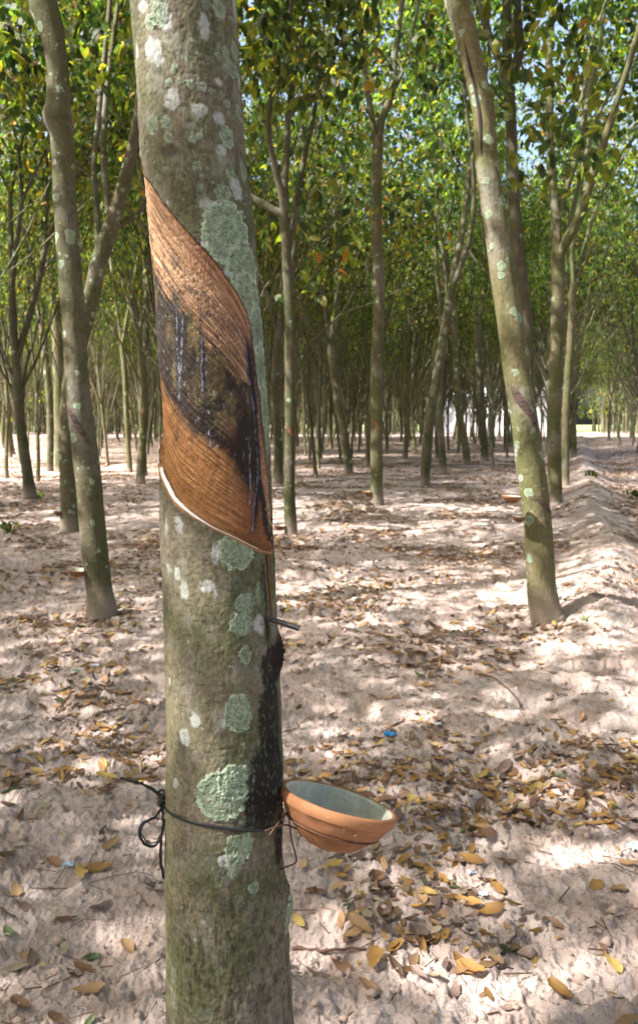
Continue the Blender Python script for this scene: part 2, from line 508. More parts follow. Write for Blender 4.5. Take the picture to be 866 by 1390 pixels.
def custom_tree(base, trunk, limbs, label, seed, material=None, total=4200, zmin=4.3, extra=None, warm=.045):
    """base: pixel of the foot; trunk/limbs: measured centre lines"""
    g = gnd(*base); gz = float(G(g[0], g[1])); Y = g[1]
    rng = RS(seed); tb = MB(); tips = []
    foot = np.array([g[0], Y, gz])
    tr = [(base[0] + .0, base[1], trunk[0][2] * 1.12)] + list(trunk)
    p0 = [(*at(px, py, Y), w * Y / FPX / 2) for px, py, w in tr]
    p0[0] = (foot[0], foot[1], gz - .02, p0[0][3])
    p0 = [(foot[0], foot[1], gz - .2, p0[0][3] * 1.3)] + p0
    p0 = np.array(p0)
    c = cr(p0, len(p0) * 6)
    tube(tb, c[:, :3], c[:, 3], 20, .10, seed, cap=False)
    ends = [c] if not limbs else []
    for i, (pts, ye) in enumerate(limbs):
        cc = limb(tb, pts, Y, Yend=Y + ye, seed=seed + i); ends.append(cc)
    for cc in ends:
        d = cc[-1, :3] - cc[-3, :3]; d /= np.linalg.norm(d); d[2] = max(d[2], .5); d /= np.linalg.norm(d)
        r = cc[-1, 3]
        for k in range(2 if r > .02 else 1):
            nd = d + rng.normal(0, .22, 3) * (1 if k or r > .02 else .3); nd /= np.linalg.norm(nd)
            grow(tb, tips, cc[-1, :3], nd, r * (.85 if k == 0 else .65), rng.uniform(1.1, 1.7), 1 if r > .03 else 2, rng, zmin)
    e = empty('rubber_tree', foot)
    tag(e, label, 'tree', GROUP_T)
    mk_obj('trunk', tb.mesh('trunk', [material or BARK], off=foot), e)
    for (ax, ay), pts in (extra or []):
        a0 = at(ax, ay, Y)
        for k, (bx, by) in enumerate(pts):
            b0 = at(bx, by, Y + rng.uniform(-.7, .5)); m0 = (a0 + b0) / 2 + [0, 0, .12]
            tube(tb, cr(np.array([a0, m0, b0]), 8), np.linspace(.012, .004, 8), 4, cap=False)
            for _ in range(3): tips.append(b0 + rng.normal(0, .15, 3))
    if tips:
        mk_obj('crown', crown_mesh(np.array(tips), RS(seed + 9), int(total * 1.35), off=foot, warm=warm, size=.125), e)
    OCC.append((foot[0], foot[1], label))
    return e, c

A_, cA = custom_tree((139, 838), [(138, 822, 41), (135, 800, 37), (132, 774, 36), (125, 709, 34), (120, 644, 34), (112, 580, 33), (108, 547, 33), (104, 490, 32), (101, 432, 31), (96, 378, 31), (92, 324, 31), (88, 270, 29), (86, 216, 28), (83, 180, 30), (79, 158, 38), (80, 140, 33), (80, 108, 30), (77, 80, 29), (73, 54, 30), (67, 28, 35), (60, 6, 38), (54, -30, 34)],
    [([(54, -30, 30), (40, -90, 24), (20, -170, 20)], .3), ([(54, -30, 26), (75, -90, 20), (110, -160, 16)], -.3)],
    'knobbly grey lichen spotted trunk leaning left, nearest rubber tree on the left', 21, BARK_NEAR, 3800)
wrap_panel(cA, at(108, 560, A_.location.y)[2] + .03, 0, -.95, .75, .20, .09, M_PANEL_DARK, A_)

B_, cB = custom_tree((95, 722), [(95, 700, 23), (93, 650, 22), (91, 600, 21), (93, 550, 21), (99, 500, 22), (112, 450, 23), (124, 405, 22), (134, 360, 22), (146, 322, 22), (153, 302, 22)],
    [([(153, 305, 18), (164, 265, 18), (173, 234, 17), (182, 190, 15), (189, 150, 14), (196, 80, 12), (202, 0, 11)], -.4), ([(151, 305, 10), (145, 260, 9), (141, 215, 8), (143, 150, 8), (152, 70, 7), (163, -10, 6)], .5), ([(152, 308, 9), (168, 302, 9), (184, 292, 8), (198, 272, 7), (212, 230, 6), (222, 150, 5)], .3),
     ([(137, 350, 9), (132, 290, 9), (128, 230, 8), (134, 160, 7), (142, 80, 7), (150, 0, 6)], .8)],
    'forked trunk with mossy foot just behind the knobbly left trunk', 22, BARK_NEAR, 4600, extra=[((143, 150), [(25, 70), (8, 95), (48, 55), (62, 92), (5, 45), (30, 100)]), ((152, 70), [(110, 40), (125, 75)])])
C_, cC = custom_tree((83, 641), [(82, 610, 14), (81, 560, 14), (80, 510, 14), (79, 470, 14), (77, 440, 14)],
    [([(77, 440, 9), (70, 380, 9), (60, 310, 8), (52, 250, 7), (50, 190, 7), (42, 110, 6), (30, 20, 5)], -.5), ([(77, 445, 6), (60, 330, 6), (45, 260, 5), (20, 195, 5), (0, 140, 4), (-12, 90, 4)], -.8), ([(79, 440, 8), (92, 360, 7), (104, 290, 7), (113, 210, 7), (116, 130, 6), (110, 40, 5)], .5)],
    'dark tree of spreading limbs left of the knobbly left trunk', 23, None, 5000)
custom_tree((68, 640), [(69, 600, 9), (68, 550, 9), (64, 500, 9), (58, 455, 9)],
    [([(58, 455, 6), (48, 400, 5), (35, 340, 5), (20, 260, 4)], .4), ([(58, 455, 5), (60, 380, 5), (55, 300, 4), (50, 220, 4)], -.4)],
    'slim dark trunk tight against the left side of the spreading tree', 24)
D_, cD = custom_tree((745, 852), [(742, 836, 46), (738, 819, 43), (734, 783, 40), (729, 713, 38), (721, 642, 38), (711, 571, 37), (701, 501, 36), (691, 430, 34), (681, 363, 33), (671, 297, 32), (661, 231, 30), (657, 165, 28), (652, 132, 29), (644, 99, 27), (637, 66, 28), (629, 33, 30), (621, 4, 33), (612, -30, 34)],
    [([(612, -30, 30), (600, -90, 24), (590, -160, 20)], .2), ([(614, -26, 24), (640, -80, 20), (668, -150, 15)], -.3)],
    'lichen spotted trunk leaning left with pale sandy foot, nearest tree on the right', 25, BARK_NEAR, 3800)
wrap_panel(cD, at(700, 528, D_.location.y)[2], 0, -.95, .85, .20, .10, M_PANEL_DARK, D_)
wrap_panel(cD, at(720, 672, D_.location.y)[2], 0, -.3, 1.2, .10, .05, M_PANEL_DARK, D_, 'old_tapping_scar')
# hollow knot with black seam high on the leaning trunk
wrap_panel(cD, at(650, 140, D_.location.y)[2], 0, -.75, -.45, .02, .62, simple('black_seam', (.02, .015, .012), .8), D_, 'knot_seam', .002)
_s = MB(); _q = at(668, 132, D_.location.y - .03); _c = at(655, 128, D_.location.y)
tube(_s, np.array([_c, (_c + _q) / 2 + [0, 0, .01], _q]), [.05, .034, .022], 10, .2, 5)
mk_obj('branch_stub', _s.mesh('branch_stub', [BARK_NEAR], off=D_.location), D_)
E_, cE = custom_tree((733, 733), [(733, 720, 17), (727, 670, 17), (722, 610, 17), (717, 550, 17), (715, 490, 17), (713, 430, 17), (707, 380, 17), (702, 330, 17), (697, 280, 17), (695, 231, 16), (693, 170, 15), (690, 118, 15)],
    [([(690, 118, 11), (679, 86, 11), (669, 62, 9), (661, 40, 9), (651, 13, 8), (640, -30, 8)], .3), ([(690, 118, 11), (688, 80, 13), (687, 40, 13), (689, -10, 12)], .3), ([(691, 112, 12), (704, 73, 13), (703, 33, 12), (700, -20, 11)], -.3)],
    'straight trunk half hidden behind the leaning right trunk', 26, None, 5000, extra=[((695, 200), [(722, 178), (735, 205), (728, 150), (718, 215)]), ((703, 40), [(725, 8), (735, 35), (728, 60), (745, 18)])])
F_, cF = custom_tree((753, 682), [(753, 665, 19), (752, 620, 18), (752, 560, 18), (754, 500, 18), (756, 430, 18), (757, 380, 18), (756, 345, 18)],
    [([(756, 350, 14), (754, 297, 13), (748, 231, 11), (746, 182, 11), (745, 120, 10), (745, 70, 10), (750, 0, 9), (752, -40, 8)], .3), ([(758, 350, 13), (768, 328, 14), (785, 297, 14), (795, 265, 13), (804, 238, 12), (814, 208, 11), (824, 178, 10), (834, 146, 9), (844, 115, 8), (854, 84, 8), (862, 56, 8), (876, 0, 7)], -.7), ([(757, 300, 8), (762, 275, 9), (781, 215, 9), (788, 180, 8), (794, 149, 8), (801, 115, 8), (808, 82, 8), (814, 50, 7), (820, 0, 7)], .8),
     ([(766, 332, 6), (778, 280, 6), (792, 220, 5), (810, 160, 5), (838, 110, 4), (870, 70, 4)], 1.2), ([(760, 185, 5), (772, 165, 5), (790, 130, 5), (800, 70, 4), (818, 10, 4)], .5)],
    'upright dark trunk right of the leaning trunk, forking into long sloping limbs', 27, None, 5600, extra=[((745, 80), [(725, 20), (735, 45), (715, 60), (770, 20)]), ((824, 178), [(845, 205), (832, 222), (858, 190)]), ((814, 50), [(800, 15), (835, 25), (850, 60)])])
G_, cG = custom_tree((767, 660), [(767, 640, 11), (767, 600, 10), (768, 550, 10), (771, 500, 10), (774, 460, 10), (776, 420, 9), (778, 385, 9)],
    [([(778, 385, 6), (776, 340, 6), (782, 290, 5), (790, 230, 5), (795, 160, 4)], 0), ([(778, 385, 6), (790, 345, 5), (806, 290, 5), (830, 230, 4), (858, 190, 4)], .5)],
    'slender pale trunk close on the right of the upright dark trunk', 28)
custom_tree((774, 612), [(775, 580, 7), (777, 530, 7), (780, 480, 7), (784, 430, 7)], [], 'thin trunk beside the sandy bank, behind the slender pale trunk', 29)
H_, cH = custom_tree((395, 727), [(395, 712, 17), (393, 680, 16), (393, 649, 15), (394, 590, 15), (394, 525, 15), (394, 460, 15), (393, 420, 14), (390, 370, 13), (388, 324, 13), (387, 296, 16)],
    [([(387, 298, 12), (384, 270, 11), (378, 246, 9), (372, 220, 8), (366, 194, 8), (364, 165, 8), (367, 136, 8), (376, 115, 7), (385, 97, 7), (391, 49, 6), (396, 0, 6)], -.3), ([(387, 298, 11), (386, 262, 10), (388, 227, 9), (390, 190, 9), (391, 162, 8), (395, 130, 8), (400, 97, 8), (405, 64, 7), (410, 32, 7), (417, -5, 7)], .2), ([(387, 292, 12), (376, 287, 11), (362, 280, 10), (350, 273, 10), (341, 268, 9), (325, 250, 8), (310, 215, 7), (300, 150, 6)], .2), ([(394, 330, 7), (400, 307, 7), (403, 265, 7), (409, 235, 7), (415, 205, 7), (422, 175, 6), (428, 146, 6), (434, 97, 6), (438, 40, 5)], .5),
     ([(391, 165, 5), (404, 142, 5), (420, 130, 4), (436, 122, 4)], -.4)],
    'straight trunk right of the thick tapped trunk, one limb bent left behind it', 30, None, 4800, extra=[((400, 97), [(385, 45), (358, 62), (345, 85), (372, 95), (350, 22)]), ((409, 32), [(420, 60), (440, 50), (405, 12)]), ((404, 265), [(437, 312), (430, 330)])])
I_, cI = custom_tree((512, 684), [(511, 670, 18), (511, 649, 17), (511, 600, 17), (511, 525, 17), (512, 470, 16), (514, 421, 15), (514, 385, 15), (513, 356, 14), (511, 320, 14), (511, 291, 14), (511, 255, 14), (512, 215, 14), (513, 185, 15)],
    [([(510, 200, 8), (506, 170, 8), (501, 136, 8), (497, 108, 8), (493, 81, 8), (490, 55, 7), (489, 30, 7), (485, -5, 7)], -.3), ([(514, 190, 12), (517, 165, 11), (523, 150, 10), (531, 129, 9), (534, 105, 9), (535, 81, 8), (539, 55, 8), (542, 32, 7), (546, -5, 7)], .3), ([(532, 128, 5), (543, 105, 5), (550, 87, 5), (558, 52, 5), (566, 16, 4), (572, -20, 4)], .5)],
    'straight centre trunk with reddish tapping scar, forking near the picture top', 31, None, 4800, extra=[((497, 108), [(470, 70), (462, 100)]), ((532, 129), [(560, 62), (575, 80), (570, 108)]), ((511, 300), [(556, 300), (545, 318)])])
wrap_panel(cI, at(508, 568, I_.location.y)[2], 0, -1.0, .8, .18, .08, M_PANEL_RED, I_)
wrap_panel(cH, at(393, 575, H_.location.y)[2], 0, -1.0, .6, .14, .06, M_PANEL_RED, H_)
J_, cJ = custom_tree((473, 643), [(472, 625, 12), (467, 590, 12), (461, 556, 12), (456, 520, 12), (452, 490, 12), (449, 466, 13)],
    [([(448, 468, 6), (440, 458, 6), (428, 450, 5), (419, 438, 5), (412, 425, 4), (405, 395, 4)], -.3), ([(449, 466, 8), (446, 440, 8), (440, 405, 7), (432, 360, 7), (425, 300, 6), (418, 240, 5)], .3), ([(450, 466, 9), (453, 437, 9), (458, 400, 8), (458, 340, 7), (455, 290, 7), (462, 240, 6)], -.3)],
    'sunlit trunk leaning left between the two straight trunks in the centre', 32, None, 5000)
K_, cK = custom_tree((576, 659), [(577, 645, 13), (579, 615, 14), (582, 580, 14), (587, 545, 13), (593, 509, 13), (599, 475, 13), (604, 447, 12), (609, 415, 12), (613, 392, 12)],
    [([(613, 392, 9), (620, 350, 9), (628, 310, 8), (633, 270, 8), (637, 230, 7), (645, 180, 6)], .4), ([(612, 396, 7), (622, 370, 8), (638, 320, 7), (643, 270, 6), (640, 210, 6), (632, 140, 5)], -.4)],
    'trunk leaning right behind the centre, with twin limbs', 33, None, 5000)
custom_tree((601, 643), [(600, 620, 10), (598, 590, 10), (596, 556, 10), (597, 510, 10), (600, 460, 9)], [([(600, 460, 7), (596, 400, 6), (590, 330, 6), (593, 250, 5), (588, 170, 4)], .2), ([(600, 462, 5), (606, 400, 5), (600, 330, 4)], -.2)],
    'slim upright trunk right behind the trunk leaning right', 34)
custom_tree((634, 632), [(632, 610, 10), (628, 585, 9), (624, 564, 9), (620, 530, 9), (618, 500, 8), (617, 430, 8)], [([(617, 430, 6), (611, 380, 5), (598, 300, 5), (586, 220, 4)], .2)],
    'slim trunk left of the leaning right trunk, tipping left at the top', 35)
custom_tree((658, 626), [(657, 610, 11), (655, 580, 10), (653, 550, 10), (650, 483, 10), (648, 440, 9)], [([(648, 440, 6), (640, 380, 6), (648, 310, 5)], .2), ([(648, 440, 6), (660, 390, 5), (668, 330, 5)], -.2)],
    'slim trunk nearest the left side of the leaning right trunk', 36)
custom_tree((196, 646), [(195, 625, 9), (194, 580, 9), (196, 515, 9), (199, 450, 8), (198, 380, 7), (197, 310, 7)], [],
    'slim straight trunk just left of the thick tapped trunk', 37)
custom_tree((177, 640), [(175, 610, 7), (172, 563, 7), (170, 510, 7), (166, 470, 7)], [([(166, 470, 5), (175, 420, 5), (186, 360, 4), (196, 300, 4)], 0), ([(166, 470, 5), (158, 410, 4), (150, 350, 4)], .4)],
    'thin dark trunk second to the left of the thick tapped trunk', 38)
custom_tree((29, 613), [(29, 590, 8), (30, 540, 8), (28, 490, 8), (26, 440, 7)], [], 'trunk on the left edge, third in from the picture border', 39)
custom_tree((15, 621), [(14, 600, 6), (12, 550, 6), (10, 500, 6), (6, 440, 6)], [], 'thin trunk on the left edge, second in from the picture border', 40)

# ------------------------------------------------------------------ the plantation rows
ROW_A = np.array([1.02, 3.4]); ROW_B = np.array([-2.45, .12]); ORG = np.array([1.25, 4.4])
rng = RS(77)
cands = []
for j in range(-26, 30):
    for i in range(-6, 30):
        q = ORG + i * ROW_A + j * ROW_B
        if j < 0: q = q + np.array([.15, 0])          # the lane right of the first row
        q = q + rng.normal(0, .22, 2)
        cands.append((q, rng.rand()))
LAND = [(12, 'picture left edge'), (100, 'knobbly left trunk'), (300, 'thick tapped trunk'), (394, 'bent-limb straight trunk'), (511, 'scarred centre trunk'), (578, 'right-leaning slim trunk'), (715, 'leaning right trunk'), (755, 'upright dark trunk'), (880, 'picture right edge')]
inview, behind = [], []
THIN = set()
far = []
for q, u in cands:
    x, y = q
    if u < .06: continue
    if min((math.hypot(x - o[0], y - o[1]) for o in OCC), default=9) < 1.5 + .012 * y: continue
    if math.hypot(x + .12, y - 1.1) < 2.2 or math.hypot(x, y) < 2.0: continue
    if y > .5 and abs(x) / y < .43:
        px = 433 + 1100 * x / y
        if y < 10 and 130 < px < 860: continue
        # the lane running to the vanishing point on the right stays open
        lane = abs(x - (1.05 + .318 * y)) < .8
        if lane: continue
        if 590 < px < 770 and y > 64 and u < .6: continue
        if 781 < px < 803 and y > 30: continue
        if px < 92 and px > 40 and y > 22: continue
        far.append((y, x, px)) if y > 78 else inview.append((y, x, px))
    else:
        if y > -9 and math.hypot(x, y) < 18 and (x < 4 or y > 0): behind.append((x, y))
rs2 = RS(19); n_s = 0
while n_s < 110:
    y = rs2.uniform(13, 72); a = rs2.uniform(-.41, .41); x = a * y; px = 433 + 1100 * a
    if abs(x - (1.05 + .318 * y)) < .9 or (590 < px < 770 and y > 64) or (781 < px < 803) or (y < 18 and 590 < px < 700): continue
    if min(math.hypot(x - o[0], y - o[1]) for o in OCC) < 1.2 or min(math.hypot(x - o[1], y - o[0]) for o in inview) < .9: continue
    if px < 92 and y > 18 and px > 45: continue
    inview.append((y, x, px)); THIN.add((x, y)); n_s += 1
inview.sort()
print('candidates', len(inview))
inview = inview[:278]
bins = {}
for y, x, px in inview:
    band = 'middle rows' if y < 24 else ('far rows' if y < 46 else 'farthest rows')
    k = max(i for i, (lx, _) in enumerate(LAND) if px >= lx or i == 0)
    bins.setdefault((band, k), []).append((px, y, x))
ORD = ['leftmost', 'second', 'third', 'fourth', 'fifth', 'sixth', 'seventh', 'eighth', 'ninth', 'tenth', 'eleventh', 'twelfth', 'thirteenth', 'fourteenth', 'fifteenth', 'sixteenth', 'seventeenth', 'eighteenth', 'nineteenth', 'twentieth']
for (band, k), lst in bins.items():
    lst.sort()
    for n_, (px, y, x) in enumerate(lst):
        k2 = min(k + 1, len(LAND) - 1)
        o = ORD[n_] if n_ < len(ORD) else 'number %d' % (n_ + 1)
        o_ = place_tree(x, y, rng, '%s in %s, %s%s between %s and %s' % ('sapling' if (x, y) in THIN else 'tree', band, o, '' if n_ == 0 else ' from left', LAND[k][1], LAND[k2][1]))
        if (x, y) in THIN: q_ = .45 + .02 * (n_ % 8); o_.scale = (q_, q_, .8)
for n_, (x, y) in enumerate(sorted(behind)):
    place_tree(x, y, rng, 'rubber tree outside the picture whose crown shades the sand')

# far wood, past the trees one can tell apart
def far_wood():
    rng = RS(9); tb = MB(); lb = MB()
    pts = []
    for k in range(1150):
        y = rng.uniform(78, 128); a = rng.uniform(-.47, .47)
        x = a * y; px = 433 + 1100 * a
        if 585 < px < 815 and y < 107: continue
        if 783 < px < 801: continue
        pts.append((x, y))
    for k, (x, y) in enumerate(pts):
        h = rng.uniform(3, 5); l = rng.normal(0, .35, 2)
        P = np.array([(x, y, -.1), (x + l[0] * .4, y, h * .5), (x + l[0], y + l[1], h), (x + l[0] * 2, y + l[1], h + 4)])
        tube(tb, P, [.12, .1, .08, .03], 5, cap=False)
        tube(tb, P[2:] + [[0, 0, -.2], [-2 * l[0] - .6, 0, -.5]], [.06, .02], 4, cap=False)
        if k % 2: continue
        n = 8
        c = np.stack([x + rng.normal(0, 1.3, n), y + rng.normal(0, 1.3, n), rng.uniform(2.6, 12.5, n)], 1)
        leaves_at(lb, c, 27, rng, .8, .46, .06)
    o = mk_obj('far_trunks', tb.mesh('far_trunks', [BARK])); tag(o, 'dense mass of distant trunks closing the view behind the rows', 'woodland', kind='stuff')
    o = mk_obj('far_foliage', lb.mesh('far_foliage', [LEAF], smooth=False)); tag(o, 'blurred green foliage mass closing the view behind the rows', 'foliage', kind='stuff')
far_wood()

# ------------------------------------------------------------------ white shed far behind, right of centre
def box(mb, x0, x1, y0, y1, z0, z1):
    V = [(x, y, z) for x in (x0, x1) for y in (y0, y1) for z in (z0, z1)]
    mb.add(V, [(0, 1, 3, 2), (4, 6, 7, 5), (0, 4, 5, 1), (2, 3, 7, 6), (0, 2, 6, 4), (1, 5, 7, 3)])
M_WHITE = simple('whitewashed_wall', (.72, .74, .76), .9, nscale=3, var=.08)
M_ROOF = simple('pale_sheet_roof', (.45, .48, .5), .6, nscale=2, var=.1)
shed = empty('long_shed', (21.5, 98, 0)); tag(shed, 'long low white shed glimpsed between distant trunks right of centre', 'building')
mb = MB(); box(mb, -8.2, 7.2, 0, 6, -.1, 4.4); mk_obj('wall', mb.mesh('wall', [M_WHITE], smooth=False), shed)
mb = MB(); mb.add([(-8.6, -.5, 4.42), (7.6, -.5, 4.42), (-8.6, 3, 5.6), (7.6, 3, 5.6), (-8.6, 6.5, 4.42), (7.6, 6.5, 4.42)], [(0, 1, 3, 2), (2, 3, 5, 4)]); mk_obj('roof', mb.mesh('roof', [M_ROOF], smooth=False), shed)
M_DARK = simple('dull_glass', (.36, .39, .41), .4, nscale=3)
for k in range(5):
    mb = MB(); box(mb, -6.6 + k * 2.9, -5.4 + k * 2.9, -.05, .06, 1.3, 2.6); mk_obj('window', mb.mesh('window', [M_DARK], smooth=False), shed)

# ------------------------------------------------------------------ the tapped trunk in front
YC = 1.10
SIL = np.array([(-60, 172, 320), (0, 177, 320), (29, 179, 322), (86, 184, 325), (144, 188, 330), (201, 191, 334), (230, 194, 337), (288, 199, 344), (345, 204, 348), (400, 209, 350), (437, 211, 354), (495, 215, 358), (552, 217.5, 364), (610, 219, 367), (630, 219, 367.5), (668, 217.5, 368.5), (725, 218, 371), (760, 221, 373), (835, 224, 376), (880, 225, 378), (940, 226.5, 381), (1020, 228, 383.5), (1060, 226.5, 384.5), (1160, 225, 384), (1210, 225, 388), (1300, 227, 393), (1390, 228, 399), (1500, 226, 408), (1600, 218, 424), (1660, 208, 438), (1700, 200, 448)], float)
_sz = np.array([at(433, s[0], YC)[2] for s in SIL]); _o = np.argsort(_sz)
_cx = ((SIL[:, 1] + SIL[:, 2]) / 2 - 433) / FPX; _rr = (SIL[:, 2] - SIL[:, 1]) / 2 / FPX
_dep = np.array([(at(433, s[0], YC) - [0, 0, CAM_H]) @ FW for s in SIL])
_cx = _cx * _dep; _rr = _rr * _dep * .997
def cxz(z): return np.interp(z, _sz[_o], _cx[_o])
def rz(z): return np.interp(z, _sz[_o], _rr[_o])
SR = .078
def inv(px, py):
    """pixel -> (s, z) on the trunk's surface"""
    th = 0.
    for _ in range(12):
        z0 = at(px, py, YC - .08 * math.cos(th))[2]
        r = rz(z0); P = at(px, py, YC - r * math.cos(th))
        th = math.asin(max(-.985, min(.985, (P[0] - cxz(P[2])) / r)))
    return th * SR, P[2]

LOWER = [(219, 633), (226, 656), (240.6, 682), (261, 699), (292, 717), (321, 731), (350, 746), (369.5, 750)]
UPPER = [(198, 241), (205, 249), (217.5, 269), (231, 287), (246, 305), (269, 331), (289.5, 354), (306, 378), (321, 400), (333, 423), (340, 446), (343, 475), (347, 524), (350, 558), (357, 605), (363, 650), (367.5, 700), (369.8, 745)]
lo = np.array([inv(*p) for p in LOWER]); up = np.array([inv(*p) for p in UPPER])
lo = np.concatenate([[(-.175, lo[0, 1] + .07), (lo[0, 0] - .02, lo[0, 1] + .022)], lo])
up = np.concatenate([[(-.175, up[0, 1] + .06), (up[0, 0] - .02, up[0, 1] + .03)], up])
lo = lo[np.argsort(lo[:, 0], kind='stable')]; up = up[np.argsort(up[:, 0], kind='stable')]
POLY = np.concatenate([lo, up[::-1]])

def sdf(S, Z):
    d = np.full(S.shape, 9.); ins = np.zeros(S.shape, bool)
    n = len(POLY)
    for i in range(n):
        a = POLY[i]; b = POLY[(i + 1) % n]
        e = b - a; L2 = e @ e + 1e-12
        t = np.clip(((S - a[0]) * e[0] + (Z - a[1]) * e[1]) / L2, 0, 1)
        d = np.minimum(d, np.hypot(S - a[0] - e[0] * t, Z - a[1] - e[1] * t))
        c = ((a[1] > Z) != (b[1] > Z)) & (S < (b[0] - a[0]) * (Z - a[1]) / (b[1] - a[1] + 1e-12) + a[0])
        ins ^= c
    return np.where(ins, -d, d)

LICH_G = [(310, 317, 35, 46), (332, 365, 21, 38), (337, 402, 17, 35), (350, 450, 11, 42), (355, 500, 10, 42), (361, 555, 8, 42), (366, 592, 6, 30), (215, 15, 17, 22), (204, 30, 9, 12), (238, 91, 6, 7), (230, 112, 6, 6), (244, 111, 5, 4.5), (259, 114, 6, 7), (267, 105, 5, 5), (276, 118, 6.5, 6.5), (286, 124, 3.5, 4), (292, 123, 3, 3), (301, 127, 4, 4.5), (308, 141, 5, 6), (315, 94, 9, 13), (307, 72, 5, 8), (319, 69, 6, 13), (296, 75, 5, 5), (226, 166, 9, 9), (229, 187, 7, 7), (262, 189, 6, 6), (271, 185, 6, 5.5), (209, 170, 11, 13), (309, 186, 10, 16), (302, 219, 7, 7), (314, 236, 8, 9), (331, 230, 5, 16), (268, 225, 7, 7), (282, 228, 3, 3), (274, 238, 3, 3.5), (225, 230, 5, 5), (216, 242, 4, 6), (303, 262, 12, 12), (324, 152, 4, 12), (298, 12, 10, 14), (203, 121, 4, 7), (201, 105, 4, 8),
          (322, 748, 26, 28), (333, 818, 14, 15), (328, 848, 16, 17), (333, 889, 8, 14), (324, 968, 19, 29), (353, 806, 6, 18), (302, 1080, 37, 37), (322, 1062, 26, 26), (326, 1150, 19, 24), (318, 1175, 12, 20), (335, 1120, 12, 15), (388, 1240, 6, 32), (262, 1150, 3, 3), (345, 1205, 7, 9)]
LICH_W = [(225, 28, 11, 16), (277, 36, 9, 19), (207, 66, 16, 17), (216, 80, 9, 12), (233, 135, 13, 15), (271, 149, 14, 11), (298, 161, 10, 10), (297, 111, 7, 6), (301, 204, 8, 9), (321, 254, 9, 18), (285, 278, 17, 9), (280, 332, 9, 7), (311, 368, 9, 10), (228, 275, 3.5, 7), (194, 8, 9, 10), (186, 70, 4, 14), (243, 711, 8, 15), (226, 717, 4, 13), (250, 802, 8, 16), (240, 779, 7, 11), (228, 772, 3.5, 10), (282, 796, 13, 10), (293, 808, 4, 7), (294, 752, 8, 16), (265, 978, 9, 12), (251, 1000, 9, 15), (303, 984, 5, 9), (352, 847, 9, 15), (239, 1064, 5, 9), (305, 1168, 11, 11), (277, 1252, 4, 5), (266, 1275, 3, 4), (323, 12, 5, 22), (326, 110, 4, 16), (230, 925, 2.5, 8), (343, 380, 5, 14), (286, 1262, 3, 6)]
LICH_P = [(354, 882, 8, 7), (315, 922, 9, 9), (352, 930, 8, 12), (300, 938, 14, 8)]
STAIN = [(370, 905, 13, 38), (369, 975, 16, 62), (366, 1060, 24, 70), (352, 1095, 22, 34), (380, 1140, 8, 50), (356, 795, 4, 28), (362, 855, 6, 25), (330, 1125, 20, 9)]

DRIPS = [[(237, 416), (239, 440), (238, 470), (242, 500), (241, 543)], [(247, 428), (246, 450), (245, 475), (244, 500), (242, 520)], [(273, 455), (274, 480), (273, 505), (275, 538)], [(283, 580), (284, 590), (286, 612)], [(337, 468), (340, 500), (342, 522), (346, 548), (349, 575)], [(349, 575), (352, 600), (354, 640), (352, 670), (349, 690), (347, 727)], [(340, 592), (341, 630), (343, 670), (342, 690)]]

